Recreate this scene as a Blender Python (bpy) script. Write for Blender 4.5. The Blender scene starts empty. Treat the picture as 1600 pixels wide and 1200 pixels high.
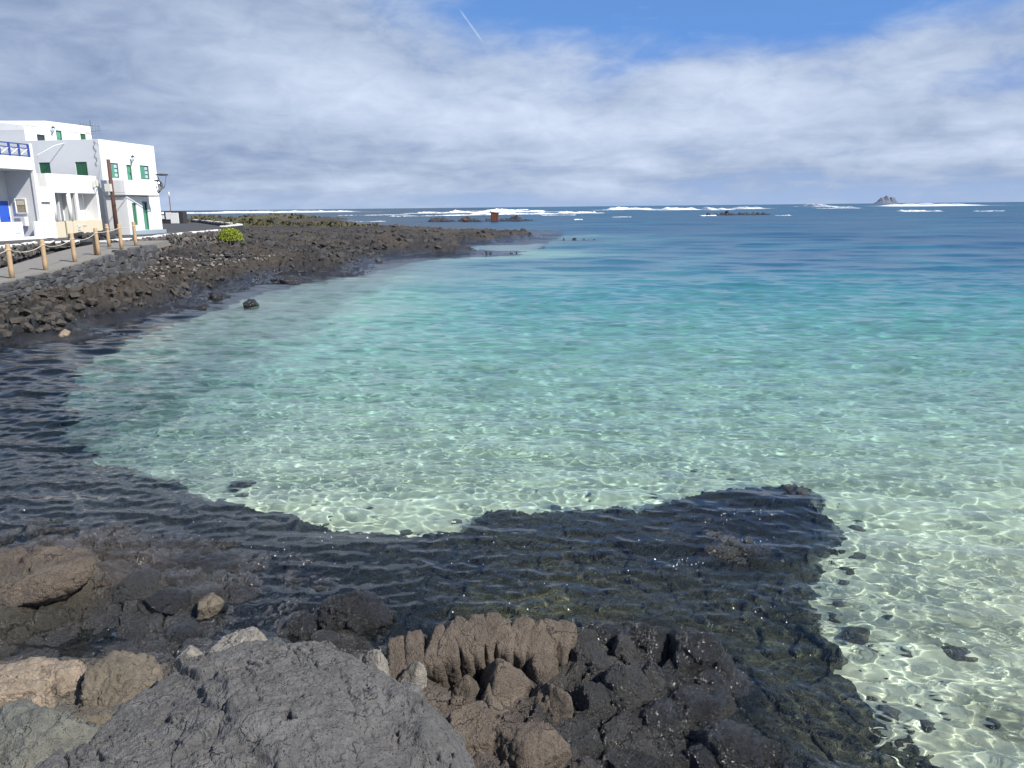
import bpy, bmesh, math, numpy as np
from mathutils import Matrix, Vector

# ------------------------------------------------------------------ camera, sky, sun, exposure
sc = bpy.context.scene
COL = sc.collection
H = 4.5
PITCH = math.radians(12.97)
ROLL = math.radians(-0.6)
cam = bpy.data.objects.new('camera', bpy.data.cameras.new('camera'))
COL.objects.link(cam)
cam.data.lens = 27.0
cam.data.sensor_width = 36.0
cam.data.clip_start = 0.1
cam.data.clip_end = 100000.0
EYE = 3.8                       # eye height over the water; H is the construction height used while laying things out
cam.matrix_world = (Matrix.Translation((0, 0, EYE)) @ Matrix.Rotation(math.pi / 2 - PITCH, 4, 'X')
                    @ Matrix.Rotation(ROLL, 4, 'Z'))
sc.camera = cam
CM = np.array(cam.matrix_world.to_3x3())

sc.view_settings.view_transform = 'Standard'
sc.view_settings.look = 'None'
sc.view_settings.exposure = 0.42
sc.view_settings.gamma = 1.0
sc.view_settings.use_curve_mapping = False
sc.render.engine = 'CYCLES'
sc.cycles.use_denoising = True
sc.cycles.caustics_refractive = True
sc.cycles.max_bounces = 8
sc.cycles.sample_clamp_indirect = 6.0

SUN_EL = math.radians(44.0)
SUN_DIR = Vector((0.84 * math.cos(SUN_EL), -0.54 * math.cos(SUN_EL), math.sin(SUN_EL))).normalized()
sl = bpy.data.lights.new('sun', 'SUN')
sl.energy = 4.9
sl.angle = math.radians(0.5)
sl.color = (1.0, 0.96, 0.88)
sl.cycles.is_caustics_light = True
sun = bpy.data.objects.new('sun', sl)
COL.objects.link(sun)
sun.rotation_euler = SUN_DIR.to_track_quat('Z', 'Y').to_euler()


class NX:
    """tiny helper: arithmetic on shader sockets"""
    def __init__(s, nt, sock): s.nt, s.s = nt, sock
    def _op(s, op, *o):
        n = s.nt.nodes.new('ShaderNodeMath'); n.operation = op
        for i, q in enumerate((s,) + o):
            if isinstance(q, NX): s.nt.links.new(q.s, n.inputs[i])
            else: n.inputs[i].default_value = q
        return NX(s.nt, n.outputs[0])
    def __add__(s, o): return s._op('ADD', o)
    def __sub__(s, o): return s._op('SUBTRACT', o)
    def __mul__(s, o): return s._op('MULTIPLY', o)
    def __truediv__(s, o): return s._op('DIVIDE', o)
    def pow(s, o): return s._op('POWER', o)
    def max(s, o): return s._op('MAXIMUM', o)
    def min(s, o): return s._op('MINIMUM', o)
    def exp(s): return s._op('EXPONENT')
    def abs(s): return s._op('ABSOLUTE')
    def clamp(s): return s.max(0.0).min(1.0)
    def step(s, a, b):
        n = s.nt.nodes.new('ShaderNodeMapRange'); n.interpolation_type = 'SMOOTHSTEP'; n.clamp = True
        s.nt.links.new(s.s, n.inputs[0])
        n.inputs[1].default_value = a; n.inputs[2].default_value = b
        return NX(s.nt, n.outputs[0])


def mixc(nt, f, a, b):
    n = nt.nodes.new('ShaderNodeMix'); n.data_type = 'RGBA'; n.clamp_factor = False
    for i, q in ((0, f), (6, a), (7, b)):
        if isinstance(q, NX): nt.links.new(q.s, n.inputs[i])
        elif hasattr(q, 'is_output'): nt.links.new(q, n.inputs[i])
        elif isinstance(q, (int, float)): n.inputs[i].default_value = q
        else: n.inputs[i].default_value = tuple(q) + (1,) if len(q) == 3 else q
    return n.outputs[2]


def noise(nt, vec, scale, detail=5.0, rough=0.55, dist=0.0):
    n = nt.nodes.new('ShaderNodeTexNoise')
    if vec is not None: nt.links.new(vec, n.inputs['Vector'])
    n.inputs['Scale'].default_value = scale
    n.inputs['Detail'].default_value = detail
    n.inputs['Roughness'].default_value = rough
    n.inputs['Distortion'].default_value = dist
    return NX(nt, n.outputs[0])


def vmul(nt, vec, k, off=(0, 0, 0)):
    n = nt.nodes.new('ShaderNodeMapping')
    nt.links.new(vec, n.inputs[0])
    n.inputs['Scale'].default_value = k
    n.inputs['Location'].default_value = off
    return n.outputs[0]


def build_world():
    w = bpy.data.worlds.new('World'); sc.world = w; w.use_nodes = True
    nt = w.node_tree
    bg = nt.nodes['Background']
    sk = nt.nodes.new('ShaderNodeTexSky'); sk.sky_type = 'NISHITA'; sk.sun_disc = False
    sk.sun_elevation = SUN_EL
    sk.sun_rotation = math.atan2(0.84, -0.54)
    sk.air_density = 1.0; sk.dust_density = 0.3; sk.ozone_density = 4.0
    tc = nt.nodes.new('ShaderNodeTexCoord')
    d = tc.outputs['Generated']
    sx = nt.nodes.new('ShaderNodeSeparateXYZ'); nt.links.new(d, sx.inputs[0])
    x, y, z = (NX(nt, sx.outputs[i]) for i in range(3))
    az = x._op('ARCTAN2', y)
    el = z._op('ARCSINE')

    def blob(a0, e0, sa, se, rot=0.0):
        da, de = az * 1.08 - a0, el * 1.11 - e0
        c, s = math.cos(rot), math.sin(rot)
        p = (da * c + de * s) / sa
        q = (de * c - da * s) / se
        return ((p * p + q * q) * -1.0).exp()

    # softly billowed decks: big, medium and streaky cloud noise in direction space
    big = noise(nt, vmul(nt, d, (1.0, 1.0, 2.6), (3.1, 1.7, .4)), 2.3, 6.0, 0.52, 0.35)
    med = noise(nt, vmul(nt, d, (1.0, 1.0, 3.0), (7.3, 2.2, 1.9)), 6.5, 7.0, 0.55, 0.25)
    strk = noise(nt, vmul(nt, d, (1.0, 1.0, 7.0), (1.3, 5.2, 4.1)), 6.0, 7.0, 0.58, 0.4)
    cirr = noise(nt, vmul(nt, d, (1.0, 1.3, 4.0), (4.0, 9.0, 1.0)), 9.0, 8.0, 0.65, 0.8)

    bil = noise(nt, vmul(nt, d, (1.0, 1.0, 2.2), (2.0, 6.0, 3.0)), 17.0, 7.0, 0.6, 0.5)
    cover = (big - 0.5) * 1.1 + (med - 0.5) * 0.9 + (bil - 0.5) * 0.5 + 0.95
    cover = cover - blob(.13, .285, .32, .078, .0) * 1.3
    cover = cover - blob(.52, .275, .24, .055, .15) * 1.0
    cover = cover - blob(.55, .140, .12, .022, .0) * 0.22
    cover = cover - blob(.17, .185, .07, .020, .3) * 0.30
    cover = cover - el.step(.26, .42) * 0.80 + (med - 0.5) * 1.6 * el.step(.26, .42) + blob(-.45, .26, .35, .22) * 0.45
    cover = cover - el.step(.05, .0) * 0.25 + (strk - 0.5) * 1.5 * el.step(.12, .03)
    alpha = cover.step(.18, .92)

    bright = (big - 0.5) * 0.55 + (med - 0.5) * 1.15 + (bil - 0.5) * 0.75 + (strk - 0.5) * 1.3 * el.step(.13, .04) + 0.47
    bright = bright + blob(-.12, .125, .22, .050, -.12) * 0.36
    bright = bright + blob(-.30, .190, .13, .040, -.25) * 0.16
    bright = bright + blob(.31, .138, .17, .026, .0) * 0.36
    bright = bright + blob(.12, .105, .22, .022, .0) * 0.20
    bright = bright + blob(.06, .150, .10, .030, .0) * 0.16
    bright = bright + blob(.40, .070, .22, .014, .0) * 0.16
    bright = bright - blob(-.56, .245, .26, .085, -.2) * 0.30
    bright = bright - blob(-.30, .265, .22, .035, -.1) * 0.18
    bright = bright - blob(-.55, .090, .22, .060, .0) * 0.16
    bright = bright - blob(-.25, .050, .30, .020, .0) * 0.12
    bright = bright - blob(.00, .080, .25, .012, .05) * 0.16
    bright = bright - blob(.15, .135, .07, .030, .4) * 0.18
    bright = bright + el.step(.26, .40) * 1.25
    bright = bright.max(-.25).min(2.6)

    nis = nt.nodes.new('ShaderNodeMix'); nis.data_type = 'RGBA'; nis.blend_type = 'MULTIPLY'
    nis.inputs[0].default_value = 1.0
    nt.links.new(sk.outputs[0], nis.inputs[6]); nis.inputs[7].default_value = (0.62, 0.80, 1.0, 1)
    lum = 10.0                                      # the background runs at 0.1
    dark = (0.200 * lum, 0.265 * lum, 0.405 * lum)
    lite = (0.50 * lum, 0.58 * lum, 0.715 * lum)
    cloud = mixc(nt, bright, dark, lite)
    clear = mixc(nt, el.step(.34, .10), nis.outputs[2], (0.095 * lum, 0.225 * lum, 0.57 * lum))
    clear = mixc(nt, el.step(.14, .02), clear, (0.255 * lum, 0.37 * lum, 0.60 * lum))
    clear = mixc(nt, cirr.step(.60, .85) * 0.35, clear, (0.42 * lum, 0.52 * lum, 0.70 * lum))
    col = mixc(nt, alpha, clear, cloud)
    # a short condensation trail in the blue gap
    a0, e0, a1, e1 = -.0577, .2270, -.0295, .1910
    L = math.hypot(a1 - a0, e1 - e0); ux, uy = (a1 - a0) / L, (e1 - e0) / L
    tt = (az - a0) * ux + (el - e0) * uy
    pp = ((el - e0) * ux - (az - a0) * uy)._op('ABSOLUTE')
    trail = pp.step(.0016, .0002) * tt.step(-.004, .008) * tt.step(L + .002, L - .012) * (cirr.step(.2, .6) * .6 + .4)
    col = mixc(nt, trail * 0.6, col, (0.46 * lum, 0.58 * lum, 0.76 * lum))
    # thin haze band just over the sea
    col = mixc(nt, el.step(.030, .0) * 0.55, col, (0.29 * lum, 0.385 * lum, 0.565 * lum))
    nt.links.new(col, bg.inputs[0])
    bg.inputs[1].default_value = 0.1


build_world()

# ------------------------------------------------------------------ geometry helpers
RNG = np.random.default_rng(11)


def ray(px, py):
    return CM @ np.array([(px - 800) / 1200.0, -(py - 600) / 1200.0, -1.0])


def un(px, py, z=0.0):
    """point of the place at height z that the photograph shows at px, py (1600 x 1200)"""
    d = ray(px, py); t = (z - H) / d[2]
    return np.array([0, 0, H]) + d * t


_g = RNG.normal(size=(256, 3)); _g /= np.linalg.norm(_g, axis=1, keepdims=True); _g = _g.astype(np.float32)
_p = RNG.permutation(256); _p = np.concatenate([_p, _p, _p]).astype(np.int32)
_r = RNG.random((256, 4)).astype(np.float32)


def perlin(x, y, z):
    x, y, z = (np.asarray(a, np.float32) for a in (x, y, z))
    xi, yi, zi = (np.floor(a).astype(np.int32) for a in (x, y, z))
    fx, fy, fz = x - xi, y - yi, z - zi
    u, v, w = (f * f * f * (f * (f * 6 - 15) + 10) for f in (fx, fy, fz))
    xi &= 255; yi &= 255; zi &= 255
    def c(i, j, k):
        g = _g[_p[_p[_p[xi + i] + yi + j] + zi + k] & 255]
        return g[..., 0] * (fx - i) + g[..., 1] * (fy - j) + g[..., 2] * (fz - k)
    a = c(0, 0, 0); a += u * (c(1, 0, 0) - a)
    b = c(0, 1, 0); b += u * (c(1, 1, 0) - b)
    a += v * (b - a)
    e = c(0, 0, 1); e += u * (c(1, 0, 1) - e)
    f = c(0, 1, 1); f += u * (c(1, 1, 1) - f)
    e += v * (f - e)
    return (a + w * (e - a)) * 1.5


def fbm(x, y, z, oct=5, gain=.5, ridge=False):
    s = 0; a = 1.0; t = 0
    for i in range(oct):
        k = 2.03 ** i
        n = perlin(x * k + i * 17.3, y * k + i * 9.1, z * k - i * 5.7)
        if ridge: n = 1 - 2 * np.abs(n)
        s = s + a * n; t += a; a *= gain
    return s / t


def worley(x, y, z, three=True):
    xi, yi, zi = (np.floor(a).astype(np.int32) for a in (x, y, z))
    f1 = np.full(np.shape(x), 9., np.float32); f2 = f1.copy(); cid = np.zeros(np.shape(x), np.float32)
    for i in (-1, 0, 1):
        for j in (-1, 0, 1):
            for k in ((-1, 0, 1) if three else (0,)):
                h = _p[_p[_p[(xi + i) & 255] + ((yi + j) & 255)] + ((zi + k) & 255)] & 255
                r = _r[h]
                dx = xi + i + r[..., 0] - x; dy = yi + j + r[..., 1] - y
                dd = dx * dx + dy * dy
                if three:
                    dz = zi + k + r[..., 2] - z; dd = dd + dz * dz
                dd = np.sqrt(dd).astype(np.float32)
                near = dd < f1
                f2 = np.where(near, f1, np.minimum(f2, dd)); cid = np.where(near, r[..., 3], cid); f1 = np.where(near, dd, f1)
    return f1, f2, cid


def sstep(a, b, x):
    t = np.clip((x - a) / (b - a), 0, 1); return t * t * (3 - 2 * t)


def link(o, parent=None):
    COL.objects.link(o)
    if parent is not None: o.parent = parent
    return o


def tag(o, label=None, cat=None, group=None, kind=None):
    if label: o['label'] = label
    if cat: o['category'] = cat
    if group: o['group'] = group
    if kind: o['kind'] = kind
    return o


def thing(name, loc, label, cat, group=None, rz=0.0):
    o = bpy.data.objects.new(name, None); COL.objects.link(o)
    o.empty_display_size = .2
    o.location = tuple(loc); o.rotation_euler = (0, 0, rz)
    return tag(o, label, cat, group)


def raw_mesh(name, co, faces, mat, smooth=True):
    me = bpy.data.meshes.new(name)
    co = np.asarray(co, np.float32); faces = np.asarray(faces, np.int32)
    n = faces.shape[1]
    me.vertices.add(len(co)); me.vertices.foreach_set('co', co.ravel())
    me.loops.add(faces.size); me.loops.foreach_set('vertex_index', faces.ravel())
    me.polygons.add(len(faces)); me.polygons.foreach_set('loop_start', np.arange(0, faces.size, n, dtype=np.int32))
    me.polygons.foreach_set('use_smooth', np.full(len(faces), smooth))
    me.update(); me.validate()
    if mat: me.materials.append(mat)
    return me


def grid_mesh(name, X, Y, Z, mat, keep=None, smooth=True):
    n, m = X.shape
    i = np.arange(n * m).reshape(n, m)
    q = np.stack([i[:-1, :-1], i[:-1, 1:], i[1:, 1:], i[1:, :-1]], -1).reshape(-1, 4)
    co = np.stack([X, Y, Z], -1).reshape(-1, 3)
    if keep is not None:
        q = q[keep.ravel()]
        used = np.unique(q); re = np.zeros(n * m, np.int32); re[used] = np.arange(len(used)); co = co[used]; q = re[q]
    return raw_mesh(name, co, q, mat, smooth)


def attr(me, name, val, kind='FLOAT'):
    if kind == 'FLOAT':
        a = me.attributes.new(name, 'FLOAT', 'POINT'); a.data.foreach_set('value', np.asarray(val, np.float32).ravel())
    else:
        a = me.attributes.new(name, 'FLOAT_COLOR', 'POINT')
        v = np.asarray(val, np.float32).reshape(-1, 3); v = np.concatenate([v, np.ones((len(v), 1), np.float32)], 1)
        a.data.foreach_set('color', v.ravel())


def place(name, me, parent=None, caustic=False):
    o = link(bpy.data.objects.new(name, me), parent)
    if caustic: o.cycles.is_caustics_receiver = True
    return o


def fan(y0, y1, n, a0, a1, m, far=0):
    ys = 1.0 / np.linspace(1 / y0, 1 / y1, n)
    if far: ys = np.concatenate([ys, np.geomspace(y1, 40000, far)[1:]])
    a = np.linspace(a0, a1, m)
    Y = np.repeat(ys[:, None], m, 1); X = Y * a[None, :]
    return X, Y


def seg_sdf(poly, X, Y):
    """signed distance to a polygon, positive inside"""
    d = np.full(X.shape, 1e9, np.float32); inside = np.zeros(X.shape, bool)
    n = len(poly)
    for i in range(n):
        ax, ay = poly[i]; bx, by = poly[(i + 1) % n]
        ex, ey = bx - ax, by - ay
        t = np.clip(((X - ax) * ex + (Y - ay) * ey) / (ex * ex + ey * ey + 1e-12), 0, 1)
        d = np.minimum(d, (X - ax - t * ex) ** 2 + (Y - ay - t * ey) ** 2)
        if ey != 0:
            cr = ((ay > Y) != (by > Y)) & (X < ax + (Y - ay) * ex / ey)
            inside ^= cr
    d = np.sqrt(d)
    return np.where(inside, d, -d)


def idw(P, V, X, Y, p=3.0):
    V = np.asarray(V, np.float32); multi = V.ndim == 2
    num = np.zeros(X.shape + ((V.shape[1],) if multi else ()), np.float32); den = np.zeros(X.shape, np.float32)
    for (x, y), v in zip(P, V):
        w = 1.0 / (((X - x) ** 2 + (Y - y) ** 2) + .02) ** (p / 2)
        den += w
        num += w[..., None] * v if multi else w * v
    return num / (den[..., None] if multi else den)


# ------------------------------------------------------------------ materials
def new_mat(name):
    m = bpy.data.materials.new(name); m.use_nodes = True
    nt = m.node_tree; nt.nodes.clear()
    out = nt.nodes.new('ShaderNodeOutputMaterial'); b = nt.nodes.new('ShaderNodeBsdfPrincipled')
    nt.links.new(b.outputs[0], out.inputs[0])
    return m, nt, b


def bump(nt, b, h, strength, dist):
    n = nt.nodes.new('ShaderNodeBump'); n.inputs['Strength'].default_value = strength
    n.inputs['Distance'].default_value = dist
    nt.links.new(h.s, n.inputs['Height']); nt.links.new(n.outputs[0], b.inputs['Normal'])
    return n


def simple_mat(name, color, rough=.6, var=.15, scale=6.0, bmp=0.0, metal=0.0, spec=.5, dirt=None):
    m, nt, b = new_mat(name)
    pos = nt.nodes.new('ShaderNodeNewGeometry').outputs['Position']
    n = noise(nt, pos, scale, 6, .6)
    k = (n - .5) * (2 * var) + 1.0
    mx = nt.nodes.new('ShaderNodeVectorMath'); mx.operation = 'SCALE'
    mx.inputs[0].default_value = color; nt.links.new(k.s, mx.inputs['Scale'])
    c = mx.outputs[0]
    if dirt:
        n2 = noise(nt, vmul(nt, pos, (1, 1, .25)), 1.3, 8, .7)
        c = mixc(nt, n2.step(.52, .78) * dirt[1], c, dirt[0])
    nt.links.new(c, b.inputs['Base Color'])
    b.inputs['Roughness'].default_value = rough; b.inputs['Metallic'].default_value = metal
    b.inputs['Specular IOR Level'].default_value = spec
    if bmp: bump(nt, b, noise(nt, pos, scale * 4, 6, .65), bmp, .02)
    return m


def rock_mat(name, color=None, wet_lo=.05, wet_hi=.45, fine=1.0, always_wet=0.0, speck=None, bstr=.7, pits=True):
    """volcanic rock: colour from the 'tone' attribute or one colour, mottling, pits, tide-wet below wet_hi"""
    m, nt, b = new_mat(name)
    geo = nt.nodes.new('ShaderNodeNewGeometry'); pos = geo.outputs['Position']
    sp = nt.nodes.new('ShaderNodeSeparateXYZ'); nt.links.new(pos, sp.inputs[0]); z = NX(nt, sp.outputs[2])
    if color is None:
        at = nt.nodes.new('ShaderNodeAttribute'); at.attribute_name = 'tone'; base = at.outputs['Color']
    else:
        rgb = nt.nodes.new('ShaderNodeRGB'); rgb.outputs[0].default_value = tuple(color) + (1,); base = rgb.outputs[0]
    n1 = noise(nt, pos, 2.6 * fine, 9, .62, .4)
    n2 = noise(nt, pos, 14 * fine, 8, .68)
    n3 = noise(nt, pos, 60 * fine, 4, .6)
    k = (n1 - .5) * 1.5 + (n2 - .5) * 1.3 + (n3 - .5) * .7 + 1.0
    k = k.max(.25)
    sc_ = nt.nodes.new('ShaderNodeVectorMath'); sc_.operation = 'SCALE'
    nt.links.new(base, sc_.inputs[0]); nt.links.new(k.s, sc_.inputs['Scale'])
    c = sc_.outputs[0]
    n4 = noise(nt, vmul(nt, pos, (1, 1, 1), (31, 7, 3)), 5.0 * fine, 7, .6, .3)
    c = mixc(nt, n4.step(.55, .75) * .45, c, mixc(nt, .5, c, (.16, .125, .085)))
    if speck:
        n5 = noise(nt, vmul(nt, pos, (1, 1, 1), (3, 17, 9)), 9.0 * fine, 9, .72)
        c = mixc(nt, n5.step(.62, .70) * speck[1], c, speck[0])
    dv = nt.nodes.new('ShaderNodeVectorMath'); dv.operation = 'MULTIPLY_ADD'
    nz = nt.nodes.new('ShaderNodeTexNoise'); nz.inputs['Scale'].default_value = 4 * fine; nz.inputs['Detail'].default_value = 5
    nt.links.new(pos, nz.inputs['Vector']); nt.links.new(nz.outputs['Color'], dv.inputs[0]); dv.inputs[1].default_value = (.6 / fine,) * 3; nt.links.new(pos, dv.inputs[2])
    def crack(scale, w):
        v = nt.nodes.new('ShaderNodeTexVoronoi'); v.feature = 'DISTANCE_TO_EDGE'; v.inputs['Scale'].default_value = scale
        nt.links.new(dv.outputs[0], v.inputs['Vector']); return NX(nt, v.outputs['Distance']).step(w, 0.0)
    ck = (crack(2.2 * fine, .022) * n1.step(.46, .56)).max(crack(7 * fine, .035) * n4.step(.56, .68) * .35)
    vp = nt.nodes.new('ShaderNodeTexVoronoi'); vp.inputs['Scale'].default_value = 34 * fine; nt.links.new(pos, vp.inputs['Vector'])
    pit = NX(nt, vp.outputs['Distance']).step(.34, .12) * n2.step(.46, .58)
    c = mixc(nt, (ck * .75).max(pit * .6 if pits else 0.0), c, (.010, .009, .009))
    wet = (z + (n1 - .5) * .35).step(wet_hi, wet_lo)
    if always_wet: wet = wet.max(always_wet)
    c = mixc(nt, wet * .50 * (z.step(-.22, .0) * .65 + .35), c, (.012, .013, .014))
    nt.links.new(c, b.inputs['Base Color'])
    r = wet * -.72 + .88 + (n2 - .5) * .25
    nt.links.new(r.clamp().s, b.inputs['Roughness'])
    b.inputs['Specular IOR Level'].default_value = .55
    vo = nt.nodes.new('ShaderNodeTexVoronoi'); vo.inputs['Scale'].default_value = 22 * fine
    nt.links.new(pos, vo.inputs['Vector'])
    n6 = noise(nt, pos, 140 * fine, 3, .6)
    h = n2 * 1.1 + n3 * .6 + n6 * .3 + n1 * 1.0
    h = h - ck * .9
    if pits: h = h + NX(nt, vo.outputs['Distance']).min(.35) * .7 - pit * .5
    bn = bump(nt, b, h, bstr, .07 / fine)
    nt.links.new((wet * n1.step(.30, .55) * .9).s, b.inputs['Coat Weight'])       # the film of water on wet rock
    b.inputs['Coat Roughness'].default_value = .16
    nt.links.new(bn.outputs[0], b.inputs['Coat Normal'])
    return m


M_SHORE = rock_mat('shore_rock', None, .08, .36, 1.0, bstr=.9)
M_COAST = rock_mat('coast_lava', None, .1, .75, .75, bstr=1.0)
M_GREY = rock_mat('grey_basalt', (.128, .124, .121), -.5, -.2, 1.3, bstr=.75, speck=((.27, .24, .20), .5))
M_BROWN = rock_mat('brown_basalt', (.150, .118, .090), .05, .30, 1.4, bstr=.9, speck=((.24, .18, .12), .4))
M_BLACK = rock_mat('wet_black_basalt', (.050, .049, .050), .15, .7, 1.6, always_wet=.95, bstr=1.0)
M_DRYBLACK = rock_mat('dark_basalt', (.056, .054, .053), .0, .42, 1.5, bstr=1.0, always_wet=.5)
M_TAN = rock_mat('tan_rock', (.265, .210, .155), -.2, .1, 1.5, bstr=.6, speck=((.45, .36, .26), .5))
M_PALE = rock_mat('pale_rock', (.235, .215, .185), -.2, .1, 1.4, bstr=.6, speck=((.40, .36, .30), .5))
M_OLIVE = rock_mat('olive_rock', (.135, .112, .082), -.2, .15, 1.5, bstr=.6, speck=((.27, .19, .11), .5))
M_GREEN = rock_mat('grey_green_rock', (.150, .150, .128), -.2, .1, 1.5, bstr=.7, speck=((.30, .30, .26), .6))
M_STONE = [rock_mat('wall_stone', c, -2, -1, 1.6, bstr=.5, pits=False) for c in
           ((.070, .072, .078), (.095, .096, .102), (.050, .051, .055), (.080, .074, .072))]
M_DRYSTONE = [rock_mat('dry_stone', c, -2, -1, 1.6, bstr=.5, pits=False) for c in
              ((.075, .070, .068), (.105, .095, .090), (.050, .047, .047), (.085, .070, .060), (.16, .145, .13))]
M_MORTAR = simple_mat('mortar', (.035, .035, .038), .95, .3, 9, .6)
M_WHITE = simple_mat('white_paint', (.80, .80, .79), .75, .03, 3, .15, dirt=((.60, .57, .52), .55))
M_GREYW = simple_mat('grey_and_shaded_white', (.60, .61, .62), .85, .04, 4, .15, dirt=((.62, .61, .60), .4))  # grey parts; also white walls, their weaker grazing light put into the colour
M_PLASTER = simple_mat('bare_plaster', (.52, .52, .50), .95, .12, 6, .3)
M_TANW = simple_mat('sand_paint', (.60, .53, .40), .85, .06, 3, .15)
M_KERB = simple_mat('whitewashed_kerb', (.74, .73, .70), .9, .12, 5, .5, dirt=((.35, .33, .30), .7))
M_GREEN_P = simple_mat('green_paint', (.028, .135, .066), .5, .12, 8, .1)
M_GREEN_L = simple_mat('faded_green_paint', (.085, .270, .180), .55, .10, 8, .1)
M_BLUE = simple_mat('blue_paint', (.030, .10, .52), .45, .08, 6, .1)
M_NAVY = simple_mat('navy_paint', (.035, .07, .30), .5, .1, 6, .1)
M_GLASS = simple_mat('window_glass', (.03, .035, .045), .06, .2, 3, 0, spec=.9)
M_PANE = simple_mat('pale_pane', (.42, .52, .60), .12, .15, 4, 0, spec=.8)
M_METAL = simple_mat('grey_metal', (.30, .31, .33), .45, .1, 8, .1, metal=.5)
M_DARKM = simple_mat('dark_iron', (.03, .03, .035), .5, .2, 9, .1)
M_RUST = simple_mat('rust', (.16, .055, .035), .9, .45, 1.6, .7, dirt=((.06, .03, .025), .8))
M_POLE = simple_mat('weathered_pole_wood', (.105, .052, .042), .85, .3, 7, .5)
M_POST = simple_mat('light_post_wood', (.43, .295, .17), .75, .22, 10, .4, dirt=((.30, .18, .09), .7))
M_ROPE = simple_mat('rope', (.62, .57, .47), .9, .15, 30, .3)
M_ASPH = simple_mat('asphalt', (.058, .058, .060), .92, .2, 25, .4)
M_PATH = simple_mat('path_concrete', (.215, .200, .175), .9, .18, 7, .4, dirt=((.13, .12, .105), .6))
M_STEP = simple_mat('blue_grey_step', (.30, .36, .42), .85, .08, 5, .2)
M_LEAF = simple_mat('shrub_leaf', (.215, .255, .034), .6, .45, 5, 0, spec=.3)
M_TUFT = simple_mat('dry_tuft', (.085, .080, .040), .8, .45, 1.5, 0, spec=.2)
M_WOODST = simple_mat('twig', (.09, .06, .04), .9, .2, 8, .3)
M_FOAM = simple_mat('foam', (.86, .88, .89), .9, .06, .7, .5)
M_ISLET = rock_mat('hazed_islet_rock', (.140, .158, .205), -9, -8, .004, bstr=.5, pits=False)  # pale blue-grey: the haze of distance is put into the rock colour
M_BEIGE = simple_mat('beige_plastic', (.60, .58, .52), .5, .08, 5, .1)
M_BINW = simple_mat('bin_panel_white', (.72, .72, .70), .6, .05, 3, .1, dirt=((.5, .46, .42), .5))


def sand_mat():
    m, nt, b = new_mat('sand')
    pos = nt.nodes.new('ShaderNodeNewGeometry').outputs['Position']
    n1 = noise(nt, pos, .35, 7, .6, .5); n2 = noise(nt, pos, 3.0, 7, .6)
    sy = nt.nodes.new('ShaderNodeSeparateXYZ'); nt.links.new(pos, sy.inputs[0])
    y = NX(nt, sy.outputs[1])
    c = mixc(nt, n2.step(.35, .7), (.68, .62, .42), (.78, .73, .52))
    c = mixc(nt, n1.step(.58, .70) * .35, c, (.36, .34, .25))
    # weed and stone patches on the bed farther out
    n3 = noise(nt, vmul(nt, pos, (.6, 1.0, 1)), .085, 7, .62, .9)
    far = y.step(20, 60)
    c = mixc(nt, (n3 + far * .14).step(.48, .64) * far * .75, c, (.17, .25, .28))
    xs = NX(nt, sy.outputs[0])
    n4 = noise(nt, pos, 1.1, 8, .65, .6)
    lf = xs.step(-4.0, -8.0)
    c = mixc(nt, (n4 * .9 + lf * .45).step(.62, .95) * lf * .65, c, (.10, .095, .075))      # stones thicken towards the left shore
    rt = xs.step(2.2, 4.4) * y.step(9.0, 5.5)
    c = mixc(nt, (n4 * 1.0 + rt * .16).step(.60, .72) * rt * .7, c, (.17, .16, .095))       # weedy cobbles at the near right
    nt.links.new(c, b.inputs['Base Color']); b.inputs['Roughness'].default_value = .95
    b.inputs['Specular IOR Level'].default_value = .1
    return m


M_SAND = sand_mat()


def water_mat():
    m, nt, b = new_mat('sea_water')
    a = nt.nodes.new('ShaderNodeAttribute'); a.attribute_name = 'tint'
    r = nt.nodes.new('ShaderNodeAttribute'); r.attribute_name = 'chop'
    nt.links.new(a.outputs['Color'], b.inputs['Base Color'])
    nt.links.new(r.outputs['Fac'], b.inputs['Roughness'])
    b.inputs['IOR'].default_value = 1.333
    b.inputs['Transmission Weight'].default_value = 1.0
    return m


M_WATER = water_mat()

# ------------------------------------------------------------------ layout: where rock, sand and land are
W = lambda pts, z=0.0: [tuple(un(x, y, z)[:2]) for x, y in pts]
# outline of all dark rock bottom (towards the sand)
ROCK = W([(1500, 1230), (1400, 1130), (1315, 1045), (1280, 962), (1226, 914), (1252, 893), (1268, 862), (1296, 830), (1270, 797),
          (1264, 768), (1200, 767), (1130, 776), (1062, 790), (1002, 812), (960, 801), (860, 808), (762, 804), (722, 829),
          (640, 838), (520, 830), (430, 801), (330, 789), (238, 760), (125, 728), (84, 680), (76, 625), (115, 575), (195, 530),
          (315, 492), (395, 463), (480, 443), (560, 432), (600, 421), (665, 409), (765, 402), (850, 390)], -.15)
ROCK += [(9, 150), (-60, 300), (-400, 420), (-400, 0), (-9, -3), (6, -3), (4.6, 3.0)]
# the waterline of the land on the left
LAND = W([(0, 545), (60, 532), (112, 527), (130, 507), (200, 497), (260, 488), (300, 473), (306, 459), (340, 453), (400, 442),
          (440, 431), (490, 431), (526, 430), (552, 426), (556, 419), (584, 409), (602, 404), (640, 401), (682, 399), (725, 397.5), (745, 394),
          (687, 390), (668, 383), (688, 384.5), (742, 382.5), (771, 380), (802, 376), (840, 370), (831, 368), (712, 365.5), (640, 363), (600, 359.5),
          (495, 357), (470, 353.5), (567, 352), (520, 347)])
LAND += [(-52, 330), (-130, 345), (-400, 350), (-400, 10), (-40, 10), (-24, 22)]

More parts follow.
